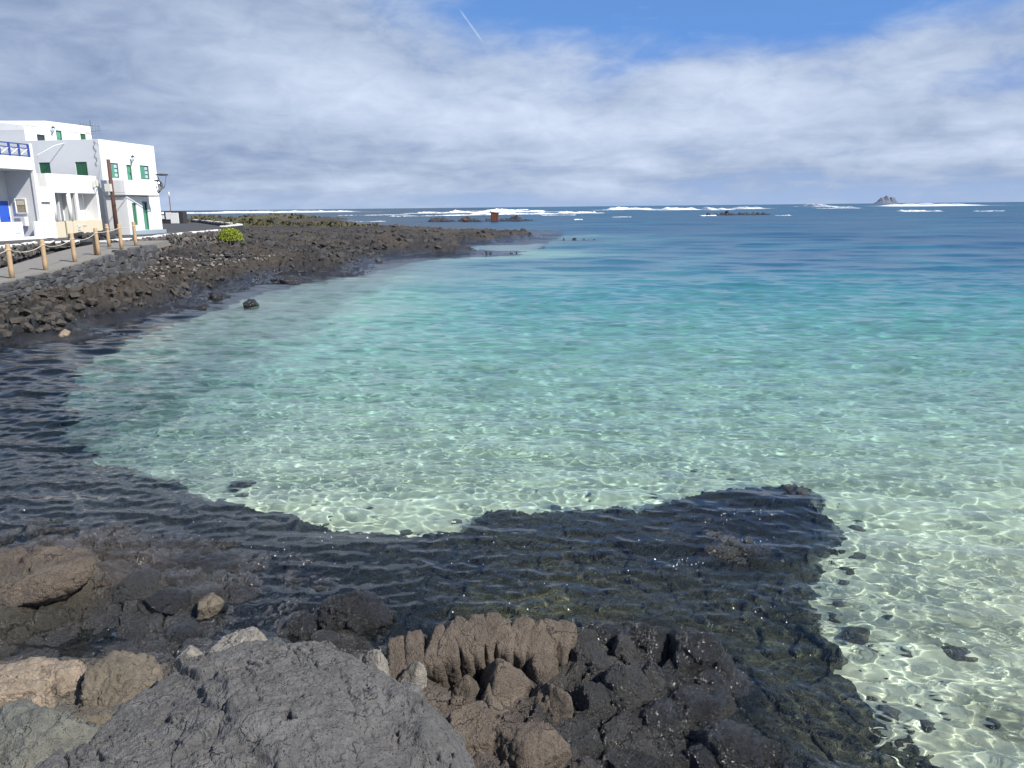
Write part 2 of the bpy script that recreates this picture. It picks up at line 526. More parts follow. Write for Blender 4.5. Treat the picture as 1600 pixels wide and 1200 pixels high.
CP = [(1230, 775, -.10), (1180, 800, -.07), (1100, 800, -.10), (1150, 860, .02), (1050, 880, -.14), (1250, 850, -.18),
      (900, 825, -.15), (800, 835, -.2), (700, 865, -.3), (600, 865, -.33), (450, 840, -.3), (300, 820, -.25),
      (200, 790, -.3), (100, 790, -.22), (0, 800, -.12), (0, 720, -.3), (100, 650, -.45), (0, 620, -.35), (150, 560, -.45),
      (0, 845, -.03), (150, 850, .0), (0, 885, .38), (60, 880, .40), (120, 900, .31), (210, 905, .18), (0, 950, .20), (100, 960, .06), (200, 945, .10),
      (60, 995, .0), (150, 1010, -.05), (250, 900, .05), (300, 885, .03), (350, 930, .07), (250, 960, .0), (400, 960, -.04), (460, 900, -.08),
      (500, 930, -.05), (420, 1000, -.06), (640, 960, -.2), (700, 920, -.3), (900, 910, -.34), (800, 950, -.35), (1000, 940, -.3), (1100, 950, -.4),
      (1200, 1000, -.5), (1250, 1080, -.42), (1210, 1150, -.22), (1300, 1180, -.4), (1400, 1190, -.6), (1100, 1150, .02), (1000, 1130, .16),
      (940, 1040, .24), (1060, 1030, .14), (1120, 1070, .02), (850, 1100, .18), (760, 1080, .18), (700, 1110, .36), (900, 1165, .16), (960, 1195, .12), (1100, 1195, .02), (800, 1190, .42),
      (600, 1100, .5), (400, 1100, .5), (200, 1150, .4), (100, 1110, .34), (0, 1060, .28), (0, 1200, .5), (150, 1200, .6)]
CPX = [tuple(un(x, y, z)[:2]) for x, y, z in CP]; CPZ = [c[2] for c in CP]
CPX += [(0, 2, 1.6), (-3, 2, 1.7), (3, 2.2, .2), (-6, 3, 1.2), (-9, 8, .6), (-11, 12, .1), (-10, 5, 1.2), (-14, 18, .1), (-15, 23, -.1), (5, 2, -.3)]
CPZ += [c[2] for c in CPX[-10:]]; CPX = [c[:2] for c in CPX]

BROWN, DKGREY, BLACKR, OLIVE = (.145, .118, .094), (.080, .077, .074), (.064, .060, .050), (.105, .092, .066)
TONE = [(0, 880, BROWN), (80, 890, (.15, .115, .09)), (140, 905, BROWN), (210, 920, (.115, .09, .075)), (100, 950, OLIVE), (0, 970, OLIVE), (200, 960, DKGREY),
        (300, 900, (.08, .075, .068)), (350, 930, (.10, .095, .09)), (250, 980, DKGREY), (400, 960, DKGREY), (100, 1000, DKGREY), (430, 900, DKGREY),
        (500, 860, BLACKR), (300, 820, BLACKR), (100, 780, (.10, .096, .084)), (0, 650, (.13, .125, .11)), (150, 560, (.13, .125, .11)), (700, 860, BLACKR), (860, 915, (.30, .25, .11)), (820, 930, (.20, .17, .08)), (900, 925, (.22, .19, .09)),
        (920, 905, (.10, .09, .05)), (1000, 850, (.085, .078, .058)), (1200, 800, (.066, .062, .052)), (800, 880, (.095, .088, .060)), (600, 900, (.080, .075, .060)), (1100, 940, (.11, .10, .06)), (1180, 980, (.13, .12, .07)), (1250, 1060, (.15, .135, .085)), (1200, 1120, (.13, .115, .075)), (1330, 1150, (.17, .155, .10)),
        (1050, 1100, (.042, .041, .040)), (900, 1150, (.050, .048, .046)), (1000, 1000, (.042, .041, .040)), (1140, 1060, (.042, .041, .040)), (750, 1140, (.13, .10, .08)), (690, 1120, (.12, .098, .08)), (800, 1190, (.115, .092, .08)), (700, 1040, BROWN), (600, 1080, BROWN),
        (0, 1100, (.20, .16, .12)), (100, 1120, (.17, .14, .105)), (60, 1180, (.15, .15, .13)), (0, 830, BLACKR), (640, 1000, DKGREY), (560, 960, BLACKR)]
TPX = [tuple(un(x, y, .1)[:2]) for x, y, _ in TONE]; TPV = [t[2] for t in TONE]


def depth_of(X, Y):
    """water depth over the sand"""
    s = Y + .10 * np.maximum(X, -Y * .3) + 1.6 * perlin(X * .09, Y * .09, X * 0 + 3.3)
    d = np.interp(s, [0, 7, 9.5, 12, 16, 22, 30, 42, 60, 90, 200, 40000], [.40, .50, .65, .95, 1.45, 2.05, 2.8, 4.0, 5.4, 6.2, 6.4, 6.4])
    far = np.maximum(seg_sdf(LAND, X, Y) * -1, 0)
    left = .55 + .16 * far                          # shelves gently towards the left shore
    return np.where(Y < 130, np.minimum(d, np.where(Y > 14, left, 99)), d)


def rock_height(X, Y, fine):
    wx = X + .35 * perlin(X * .8, Y * .8, X * 0 + 1.7); wy = Y + .35 * perlin(X * .8, Y * .8, X * 0 + 8.2)
    lo = np.where(X > 2.6, .38, 0) * sstep(2.4, 3.2, X) * sstep(9, 8, Y) + .9 * sstep(11, 14, Y) * sstep(-3, -6, X)
    ew = .13 * perlin(X * 2.6, Y * 2.6, X * 0 + .3) + .08 * fbm(X * 7, Y * 7, X * 0 + 2, 3) + lo * fbm(X * 1.1, Y * 1.1, X * 0 + 4, 4, .6); eh = .13 * perlin(X * 2.6, Y * 2.6, X * 0 + 5.3) + .08 * fbm(X * 7, Y * 7, X * 0 + 12, 3) + lo * fbm(X * 1.1, Y * 1.1, X * 0 + 14, 4, .6)
    edge = seg_sdf(ROCK, X + ew, Y + eh)
    land = seg_sdf(LAND, X, Y)
    zn = idw(CPX, CPZ, X, Y, 3.4)
    # coast profile: a low lava platform that climbs towards the walls and the heath behind
    rise = np.where(land > 0, .10 + 1.15 * (1 - np.exp(-land / 2.6)) + .012 * np.maximum(land - 4, 0), np.maximum(land * .16, -1.0) + .05)
    inl = sstep(0, 1, (land - 3) / 10) * sstep(60, 40, Y) * .6
    cap = np.interp(Y, [20, 34, 60, 80, 110, 160, 240, 400], [.95, .90, 1.40, 1.05, .70, 1.0, 1.6, 1.6])
    west = sstep(-10, -32, X + .0 * Y) * sstep(60, 90, Y) * 1.3
    zc = np.minimum(rise + inl, cap + west)
    hill = 1.5 * np.exp(-(((X + 71) / 9) ** 2 + ((Y - 236) / 16) ** 2))
    zc = zc + hill
    k = sstep(17, 25, Y)
    base = zn * (1 - k) + zc * k
    # relief
    if fine:
        r1 = fbm(wx * 1.1, wy * 1.1, X * 0 + 2, 5, .5, True)
        f1, f2, cid = worley(wx * 2.1 + .4 * r1, wy * 2.1, X * 0, False)
        g1, g2, cid2 = worley(wx * 6.5, wy * 6.5 + .3 * r1, X * 0 + 4, False)
        r2 = fbm(X * 5, Y * 5, X * 0 + 7, 5, .55, True)
        r4 = fbm(X * 13, Y * 13, X * 0 + 27, 3, .6, True)
        rel = .022 * (r4 - .2) + .10 * (r1 - .2) + .10 * (cid - .5) - .10 * sstep(.16, .0, f2 - f1) + .035 * (cid2 - .5) - .03 * sstep(.2, 0, g2 - g1) + .045 * (r2 - .2)
        amp = np.interp(base, [-.6, -.1, .1, .5], [.85, .75, .8, 1.0])
        base = base + rel * amp
    else:
        r1 = fbm(X * .16, Y * .16, X * 0 + 2, 6, .55, True)
        f1, f2, cid = worley(X * .55 + .5 * r1, Y * .38, X * 0, False)
        g1, g2, cid2 = worley(X * 1.35, Y * 1.0 + .3 * r1, X * 0 + 4, False)
        r2 = fbm(X * 1.6, Y * 1.1, X * 0 + 7, 5, .6, True)
        amp = np.interp(land, [-6, 0, 1.5, 6], [.25, .55, 1.0, 1.0]) * k
        h1, h2, ch = worley(X * 3.1 + .4 * r2, Y * 2.3, X * 0 + 9, False)
        r3 = fbm(X * 5.2, Y * 4.0, X * 0 + 17, 3, .6, True)
        lump = (.30 * (ch - .5) - .20 * sstep(.25, 0, h2 - h1) + .20 * (r3 - .2)) * np.interp(Y, [60, 110], [1, .55]) + .40 * (r1 - .15) + .42 * (cid - .5) - .22 * sstep(.18, 0, f2 - f1) + .24 * (cid2 - .5) - .14 * sstep(.2, 0, g2 - g1) + .22 * (r2 - .2)
        base = base + lump * amp * np.interp(Y, [20, 60, 400], [.70, .70, .68])
    drop = np.minimum(edge * np.where(fine, 2.6 - 1.5 * sstep(2.2, 3.4, X) * sstep(10, 8.5, Y) - 1.6 * sstep(-4, -6, X), 1.0), 0) + .10 * np.minimum(edge * 4, 1) * (edge > 0) - .10 * (edge < .25)
    return np.where(edge < 0, base + drop, base), land, edge


def build_near_rock():
    X, Y = fan(2.6, 14.0, 580, -1.05, .82, 660)
    Z, land, edge = rock_height(X, Y, True)
    D = depth_of(X, Y)
    keep = (edge[:-1, :-1] > -.9) & (edge[1:, 1:] > -.9)
    tone = idw(TPX, TPV, X, Y, 4.0)
    # craggy: push the sheet sideways a little where it is steep
    sx = .035 * fbm(X * 4, Y * 4, Z * 4 + 3, 3); sy = .035 * fbm(X * 4, Y * 4, Z * 4 + 13, 3)
    n, m = X.shape
    me = grid_mesh('rock_shore', X + sx, Y + sy, Z, M_SHORE)
    attr(me, 'tone', tone, 'COLOR')
    bm_del(me, keep)
    o = place('rock_shore', me, caustic=True); tag(o, kind='structure')


def bm_del(me, keep):
    """drop the faces of a grid that keep does not mark"""
    bad = np.nonzero(~keep.ravel())[0]
    if len(bad) == 0: return
    bm = bmesh.new(); bm.from_mesh(me); bm.faces.ensure_lookup_table()
    bmesh.ops.delete(bm, geom=[bm.faces[i] for i in bad], context='FACES')
    bm.to_mesh(me); bm.free()


def build_coast():
    ys = np.concatenate([1 / np.linspace(1 / 13.9, 1 / 22, 30, endpoint=False), 1 / np.linspace(1 / 22, 1 / 75, 300, endpoint=False), 1 / np.linspace(1 / 75, 1 / 420, 120)])
    aa = np.linspace(-.86, .10, 560)
    Y = np.repeat(ys[:, None], 560, 1); X = Y * aa[None, :]
    Z, land, edge = rock_height(X, Y, False)
    Z = Z - .03 * (Y < 14.2)
    # keep the ground below road and path
    keep = ((edge[:-1, :-1] > -2.0) | (edge[1:, 1:] > -2.0)) & (X[:-1, :-1] > -330)
    n1 = perlin(X * .25, Y * .12, X * 0); n2 = perlin(X * .05, Y * .03, X * 0 + 6)
    t0 = np.array((.056, .053, .052)); t1 = np.array((.128, .100, .074)); t2 = np.array((.105, .098, .046)); t3 = np.array((.025, .025, .027))
    a = sstep(-.25, .45, n1 + .15)[..., None]
    tone = (t0 * (1 - a) + t1 * a) * .60
    g = (sstep(.02, .40, n2 + .30 * n1 + .25 * sstep(-25, -60, X) + .1 * sstep(140, 220, Y)) * sstep(8, 16, land) * sstep(70, 100, Y))[..., None]
    tone = tone * (1 - .8 * g) + t2 * .8 * g
    wetb = sstep(2.4, .2, land + .9 * n1)[..., None] * .8
    tone = tone * (1 - wetb) + t3 * wetb
    sx = .22 * fbm(X * 1.4, Y * 1.4, Z * 1.4, 3); sy = .22 * fbm(X * 1.4, Y * 1.4, Z * 1.4 + 9, 3)
    me = grid_mesh('lava_coast', X + sx, Y + sy, Z, M_COAST)
    attr(me, 'tone', tone, 'COLOR')
    bm_del(me, keep)
    tag(place('lava_coast', me, caustic=True), kind='structure')


def build_seabed():
    X, Y = fan(2.0, 420.0, 200, -1.2, 1.2, 160, 14)
    D = depth_of(X, Y)
    D = np.minimum(D, .62 + .33 * np.maximum(D - .62, 0))      # the clear bay: colour comes from the water, the bed stays near
    Z = -D + .03 * fbm(X * .9, Y * .9, X * 0, 4) * (Y < 60)
    me = grid_mesh('seabed', X, Y, Z, M_SAND)
    tag(place('seabed', me, caustic=True), kind='structure')


def build_water():
    ys = np.concatenate([1 / np.linspace(1 / 3.9, 1 / 12, 440, endpoint=False), 1 / np.linspace(1 / 12, 1 / 60, 470, endpoint=False),
                         1 / np.linspace(1 / 60, 1 / 420, 120), np.geomspace(420, 40000, 24)[1:]])
    aa = np.linspace(-1.0, 1.0, 620)
    Y = np.repeat(ys[:, None], 620, 1); X = Y * aa[None, :]
    row = np.gradient(Y, axis=0); res = np.maximum(row, Y * 2.0 / 620)
    Z = np.zeros_like(X); DX = np.zeros_like(X); DY = np.zeros_like(X); unres = np.zeros_like(X)
    rng = np.random.default_rng(5)
    gust = 1.0 + .35 * fbm(X * .035, Y * .05, X * 0 + 2.2, 3)
    shel = np.interp(Y, [0, 8, 14, 30], [.80, .80, .9, 1.05]) * gust * (1 + .45 * sstep(-3.5, -7, X) * sstep(24, 15, Y))
    shel *= np.where(Y < 16, np.interp(seg_sdf(ROCK, X, Y), [-1.5, .3], [1.0, .95]), 1.0)
    main = math.radians(255)
    def add(n, l0, l1, slope, spread, env):
        nonlocal Z, DX, DY, unres
        for k in range(n):
            lam = l0 * (l1 / l0) ** rng.random(); th = main + rng.normal() * spread
            kk = 2 * math.pi / lam; dx, dy = math.cos(th), math.sin(th)
            amp = slope * lam / (2 * math.pi) * math.sqrt(2.0 / n)
            fade = np.clip(lam / res / 2.8 - .5, 0, 1)
            a = amp * fade * env
            ph = kk * (X * dx + Y * dy) + rng.random() * 6.283
            c, s = np.cos(ph), np.sin(ph)
            Z += a * c; DX -= a * dx * s; DY -= a * dy * s
            unres += (slope ** 2 / n) * env ** 2 * (1 - fade ** 2)
    add(60, .10, .42, .155, .75, shel * np.clip(1 + .75 * fbm(X * .45, Y * .6, X * 0 + 12.2, 3), .35, 1.7) * np.interp(Y, [9, 14, 24], [1.0, .75, .45]))
    add(50, .24, .95, .095, .33, shel * np.interp(Y, [7, 12, 25], [.65, 1.0, 1.35]))
    add(36, .5, 1.9, .075, .45, shel * np.interp(Y, [8, 16, 30], [.85, 1.1, 1.4]))
    add(26, 2.4, 9.0, .046, .40, np.interp(Y, [8, 20, 40, 90], [.15, .6, 1.2, 1.4]) * gust)
    add(10, 12., 40., .050, .30, np.interp(Y, [40, 120, 300], [0, .7, 1.2]))
    D = depth_of(X, Y)
    k = np.array((.275, .104, .045))
    tint = np.exp(-2 * k * (D[..., None] + .20))            # square of the one-way transmission (the shader takes its root)
    edge = seg_sdf(ROCK, X, Y)
    rk = sstep(-.2, .6, edge)[..., None]
    tint = tint * (1 - rk) + np.exp(-2 * k * .5) * rk
    chop = np.sqrt(np.minimum(np.sqrt(unres), np.interp(Y, [8, 16, 40, 100, 400], [.004, .012, .04, .08, .12])))
    me = grid_mesh('sea', X + DX, Y + DY, Z, M_WATER)
    attr(me, 'tint', tint, 'COLOR'); attr(me, 'chop', chop)
    o = place('sea', me); o.cycles.is_caustics_caster = True
    tag(o, kind='structure')


build_seabed()
build_near_rock()
build_coast()
build_water()

# ------------------------------------------------------------------ road, path and kerb ground
HU = np.array((math.sin(math.radians(8)), math.cos(math.radians(8))))      # along the house fronts
HV = np.array((HU[1], -HU[0]))                                            # towards the sea
HO = un(73, 373, 2.95)[:2]
RZ = 2.95


def hp(u, v, z=0.0):
    q = HO + HU * u + HV * v
    return Vector((q[0], q[1], z))


def slab(name, top, depth, mat):
    """a ground slab with the outline top (x, y, z) and vertical sides"""
    bm = bmesh.new()
    a = [bm.verts.new(p) for p in top]; b = [bm.verts.new((p[0], p[1], p[2] - depth)) for p in top]
    bm.faces.new(a)
    for i in range(len(top)):
        j = (i + 1) % len(top); bm.faces.new((a[j], a[i], b[i], b[j]))
    bmesh.ops.recalc_face_normals(bm, faces=bm.faces)
    me = bpy.data.meshes.new(name); bm.to_mesh(me); bm.free(); me.materials.append(mat)
    return me


kerb_near = [un(x, y, 2.98) for x, y in ((-60, 392), (0, 386), (30, 382.5), (62, 378.5), (92, 377.5), (124, 376.5))]
kerb_far = [un(x, y, 2.98) for x, y in ((166, 377), (200, 374), (230, 371), (262, 367), (300, 363.3), (328, 361), (345, 359.5))]
inner = [un(x, y, 2.98) for x, y in ((345, 359.5), (372, 356), (340, 351.5), (312, 347.5), (300, 347))]
road_pts = [tuple(p) for p in kerb_near] + [tuple(p) for p in kerb_far] + [tuple(p) for p in inner[1:]]
road_pts = [(p[0], p[1], RZ) for p in road_pts] + [(-44, 110, RZ), (-75, 112, RZ), (-75, 30, RZ), (-40, 24, RZ)]
tag(place('road', slab('road', road_pts, 1.2, M_ASPH)), kind='structure')


def path_z(y): return np.interp(y, [24, 26.5, 28.9, 31.35, 33.65, 36.2, 38, 41.5], [2.2, 2.31, 2.37, 2.53, 2.66, 2.80, 2.85, 2.90])


out_line = [(-16.75 - .10 * (y - 25.5), y) for y in (22, 24.5, 27, 29.5, 32, 34.5, 37, 38.6)]
in_line = [(-20.6, 40.9), (-21.0, 38.6), (-20.6, 36.0), (-20.0, 32.5), (-19.4, 29.2), (-18.95, 26), (-18.5, 22)]
p3 = [(x, y, float(path_z(y))) for x, y in out_line + [(-19.2, 40.9)] + in_line]
bmv = bmesh.new(); L_ = [bmv.verts.new((x, y, path_z(y))) for x, y in out_line]
R_ = [bmv.verts.new((np.interp(y, [22, 26, 29.2, 32.5, 36, 38.6], [-18.5, -18.95, -19.4, -20.0, -20.6, -21.0]), y, path_z(y))) for x, y in out_line]
ext = [bmv.verts.new((-18.9, 43.2, 2.90)), bmv.verts.new((-22.2, 43.2, 2.90))]
for i in range(len(L_) - 1): bmv.faces.new((L_[i], L_[i + 1], R_[i + 1], R_[i]))
bmv.faces.new((L_[-1], ext[0], ext[1], R_[-1]))
r = bmesh.ops.extrude_face_region(bmv, geom=bmv.faces[:])
for v in r['geom']:
    if isinstance(v, bmesh.types.BMVert): v.co.z -= .30
bmesh.ops.recalc_face_normals(bmv, faces=bmv.faces)
pm = bpy.data.meshes.new('path'); bmv.to_mesh(pm); bmv.free(); pm.materials.append(M_PATH)
tag(place('path', pm), kind='structure')

# ------------------------------------------------------------------ stone walls: every stone a part
def stone_variants(mats, n=6, seed=3, boxy=.75):
    rng = np.random.default_rng(seed); res = []
    for k in range(n):
        bm = bmesh.new(); bmesh.ops.create_cube(bm, size=1.0)
        bmesh.ops.bevel(bm, geom=bm.edges[:], offset=.16, segments=1, affect='EDGES')
        for v in bm.verts:
            v.co += Vector(rng.normal(size=3) * .055)
            v.co.x *= 1 + .18 * v.co.z * (rng.random() - .5) * 2
        me = bpy.data.meshes.new('stone'); bm.to_mesh(me); bm.free()
        me.materials.append(mats[k % len(mats)]); res.append(me)
    return res


SV = stone_variants(M_STONE, 8, 3); DV = stone_variants(M_DRYSTONE, 10, 4)


def wall_stones(parent, line, ztop, zbot, size, variants, depth=.22, limit=300, seed=1, proud=.07, round_=.25):
    """irregular courses of single stones on the seaward face of a wall along line"""
    rng = np.random.default_rng(seed)
    line = [np.array(p[:2]) for p in line]
    seg = [np.linalg.norm(line[i + 1] - line[i]) for i in range(len(line) - 1)]; L = sum(seg); cum = np.concatenate([[0], np.cumsum(seg)])
    def at(s):
        i = min(max(np.searchsorted(cum, s) - 1, 0), len(seg) - 1); t = (s - cum[i]) / seg[i]
        d = (line[i + 1] - line[i]) / seg[i]
        return line[i] * (1 - t) + line[i + 1] * t, d
    spots = []
    hmax = max(ztop(s / L) - zbot(s / L) for s in np.linspace(0, L, 9))
    rows = max(2, int(round(hmax / size)))
    for r in range(rows):
        s = -rng.random() * size
        while s < L:
            w = size * (.75 + .95 * rng.random())
            sm = s + w / 2
            if 0 <= sm <= L:
                zt, zb = ztop(sm / L), zbot(sm / L); hh = (zt - zb) / rows
                z = zb + (r + .5) * hh + rng.normal() * hh * .16
                spots.append((sm, z, w, hh * (1.0 + .35 * (rng.random() - .3))))
            s += w * .93
    order = rng.permutation(len(spots))
    extra = []
    for k, i in enumerate(order):
        sm, z, w, hh = spots[i]; p, d = at(sm); nrm = np.array((d[1], -d[0]))
        me = variants[rng.integers(len(variants))]
        ang = math.atan2(d[1], d[0])
        M = (Matrix.Translation((p[0] + nrm[0] * (proud * (rng.random() - .2)), p[1] + nrm[1] * (proud * (rng.random() - .2)), z))
             @ Matrix.Rotation(ang, 4, 'Z') @ Matrix.Rotation(rng.normal() * round_ * .35, 4, 'X') @ Matrix.Rotation(rng.normal() * round_, 4, 'Y')
             @ Matrix.Rotation(rng.normal() * .08, 4, 'Z') @ Matrix.Diagonal((w * 1.06, depth, hh * 1.10, 1)))
        if k < limit:
            o = link(bpy.data.objects.new('stone', me)); o.parent = parent
            o.matrix_parent_inverse = parent_inv(parent); o.matrix_basis = M
        else: extra.append((me, M))
    if extra: joined_stuff('stone_filling', extra, parent)


def parent_inv(p):
    return (Matrix.Translation(p.location) @ p.rotation_euler.to_matrix().to_4x4()).inverted()


def joined_stuff(name, items, parent=None):
    co, fa, mi, mats, off = [], [], [], [], 0
    bm = bmesh.new()
    for me, M in items:
        k = len(bm.verts); kf = len(bm.faces)
        bm.from_mesh(me); bm.verts.ensure_lookup_table(); bm.faces.ensure_lookup_table()
        for v in bm.verts[k:]: v.co = M @ v.co
        m = me.materials[0]
        if m not in mats: mats.append(m)
        for f in bm.faces[kf:]: f.material_index = mats.index(m)
    me = bpy.data.meshes.new(name); bm.to_mesh(me); bm.free()
    for m in mats: me.materials.append(m)
    o = link(bpy.data.objects.new(name, me))
    if parent: o.parent = parent; o.matrix_parent_inverse = parent_inv(parent)
    o['kind'] = 'stuff'
    return o


def wall_core(parent, line, ztop, zbot, thick, mat=None, name='mortar_core'):
    mat = mat or M_MORTAR
    bm = bmesh.new(); n = len(line); ring = []
    for i, p in enumerate(line):
        a = np.array(line[max(i - 1, 0)][:2]); b = np.array(line[min(i + 1, n - 1)][:2]); d = (b - a) / np.linalg.norm(b - a)
        nr = np.array((d[1], -d[0])); t = i / (n - 1)
        f = np.array(p[:2]) - nr * .02; k = np.array(p[:2]) - nr * thick
        ring.append([bm.verts.new((*f, zbot(t))), bm.verts.new((*f, ztop(t))), bm.verts.new((*k, ztop(t))), bm.verts.new((*k, zbot(t)))])
    for i in range(n - 1):
        for j in range(4):
            bm.faces.new((ring[i][j], ring[i][(j + 1) % 4], ring[i + 1][(j + 1) % 4], ring[i + 1][j]))
    bm.faces.new(ring[0]); bm.faces.new(ring[-1][::-1])
    bmesh.ops.recalc_face_normals(bm, faces=bm.faces)
    me = bpy.data.meshes.new(name); bm.to_mesh(me); bm.free(); me.materials.append(mat)
    o = link(bpy.data.objects.new(name, me)); o.parent = parent; o.matrix_parent_inverse = parent_inv(parent)
    return o


def cap_strip(parent, line, ztop, w0, w1, h, name='white_kerb'):
    """lumpy whitewashed cap along the top of a wall"""
    pts = []
    for i in range(len(line) - 1):
        for t in np.linspace(0, 1, 8, endpoint=False): pts.append(np.array(line[i][:2]) * (1 - t) + np.array(line[i + 1][:2]) * t)
    pts.append(np.array(line[-1][:2])); n = len(pts); rng = np.random.default_rng(n)
    bm = bmesh.new(); ring = []
    for i, p in enumerate(pts):
        d = pts[min(i + 1, n - 1)] - pts[max(i - 1, 0)]; d = d / np.linalg.norm(d); nr = np.array((d[1], -d[0])); z = ztop(i / (n - 1))
        a, b = p + nr * (w0 + rng.normal() * .02), p - nr * (w1 + rng.normal() * .02); e = rng.normal() * .015
        ring.append([bm.verts.new((*a, z - .02)), bm.verts.new((*a, z + h * .7 + e)), bm.verts.new((*(p + nr * w0 * .5), z + h + e)), bm.verts.new((*b, z + h + e)), bm.verts.new((*b, z - .02))])
    for i in range(n - 1):
        for j in range(5): bm.faces.new((ring[i][j], ring[i][(j + 1) % 5], ring[i + 1][(j + 1) % 5], ring[i + 1][j]))
    bm.faces.new(ring[0]); bm.faces.new(ring[-1][::-1]); bmesh.ops.recalc_face_normals(bm, faces=bm.faces)
    me = bpy.data.meshes.new(name); bm.to_mesh(me); bm.free(); me.materials.append(M_KERB)
    o = link(bpy.data.objects.new(name, me)); o.parent = parent; o.matrix_parent_inverse = parent_inv(parent)


def stone_wall(name, line, ztop, zbot, size, variants, label, cat, thick=.4, cap=None, **kw):
    t = thing(name, (*np.array(line[0][:2]), zbot(0)), label, cat)
    wall_core(t, line, ztop, zbot, thick)
    wall_stones(t, line, ztop, zbot, size, variants, **kw)
    if cap: cap_strip(t, line, ztop, *cap)
    return t


# the walls run so that their seaward side is on the right of the line (d.y, -d.x)
rl = [(x + .02, y) for x, y in out_line] + [(-17.95, 39.3)]
stone_wall('retaining_wall', rl, lambda t: float(path_z(22 + t * 17)) - .06, lambda t: float(np.interp(t, [0, .25, .6, 1], [1.30, 1.40, 1.15, .95])), .30, SV,
           'blue grey basalt retaining wall below the walkway with the rope posts', 'retaining wall', limit=296, seed=2, depth=.25, proud=.03, round_=.10)
kl = [(p[0], p[1]) for p in kerb_near]
stone_wall('dry_stone_wall', kl, lambda t: 2.93, lambda t: float(np.interp(t, [0, .5, 1], [2.05, 2.35, 2.72])), .22, DV,
           'low dark rubble wall with whitewashed top between walkway and road', 'stone wall', cap=(.06, .30, .09), limit=230, seed=5, depth=.26, proud=.12, round_=.5)
kf = [(p[0], p[1]) for p in kerb_far]
stone_wall('dry_stone_wall', kf, lambda t: 2.93, lambda t: float(np.interp(t, [0, .1, .35, 1], [2.75, 2.3, 1.75, 1.9])), .24, DV,
           'long curving rubble sea wall with white kerb under the paved road end by the shrub', 'stone wall', cap=(.06, .34, .09), limit=290, seed=6, depth=.30, proud=.2, round_=.6)
il = [(p[0], p[1]) for p in inner[::-1]]
stone_wall('dry_stone_wall', il, lambda t: 3.22, lambda t: 2.2, .27, DV,
           'white capped parapet of black stones behind the shrub at the far road bend', 'stone wall', cap=(.05, .40, .08), limit=120, seed=7, depth=.25)


def pillar(px0, px1, pyt, pyb, Y, label, seed):
    d0, d1 = ray(px0, pyb), ray(px1, pyb)
    a = d0[0] * Y / d0[1]; b = d1[0] * Y / d1[1]
    zt = H + ray(px0, pyt)[2] * Y / ray(px0, pyt)[1]; zb = H + d0[2] * Y / d0[1]
    ln = [(a, Y + .05), (b, Y - .05)]
    t = thing('stone_pillar', (a, Y, zb), label, 'stone pillar')
    wall_core(t, [ln[0], ln[1]], lambda q: zt, lambda q: zb, .7)
    wall_stones(t, ln, lambda q: zt + .02, lambda q: zb, .30, SV, seed=seed, depth=.2)
    wall_stones(t, [ln[1], (b + .08, Y + .65)], lambda q: zt + .02, lambda q: zb, .30, SV, seed=seed + 1, depth=.2)


pillar(107, 138, 365, 379, 43.5, 'squat square dark stone block standing before the tan porch wall', 21)
pillar(149, 173, 361, 383.5, 42.6, 'squat dark stone block beside the foot of the brown utility pole', 31)

# ------------------------------------------------------------------ rope posts
def tube(name, pts, rad, mat, parent=None, sides=8, close=True):
    bm = bmesh.new(); pts = [Vector(p) for p in pts]; n = len(pts); rings = []
    for i, p in enumerate(pts):
        d = (pts[min(i + 1, n - 1)] - pts[max(i - 1, 0)]).normalized()
        a = d.cross(Vector((.31, .22, .93))).normalized() if abs(d.z) < .95 else d.cross(Vector((1, 0, 0))).normalized()
        b = d.cross(a); r = rad[i] if hasattr(rad, '__len__') else rad
        rings.append([bm.verts.new(p + (a * math.cos(k * 2 * math.pi / sides) + b * math.sin(k * 2 * math.pi / sides)) * r) for k in range(sides)])
    for i in range(n - 1):
        for k in range(sides): bm.faces.new((rings[i][k], rings[i][(k + 1) % sides], rings[i + 1][(k + 1) % sides], rings[i + 1][k])).smooth = True
    if close: bm.faces.new(rings[0][::-1]); bm.faces.new(rings[-1])
    bmesh.ops.recalc_face_normals(bm, faces=bm.faces)
    me = bpy.data.meshes.new(name); bm.to_mesh(me); bm.free(); me.materials.append(mat)
    o = link(bpy.data.objects.new(name, me))
    if parent is not None:
        o.parent = parent; o.matrix_parent_inverse = parent_inv(parent)
    return o


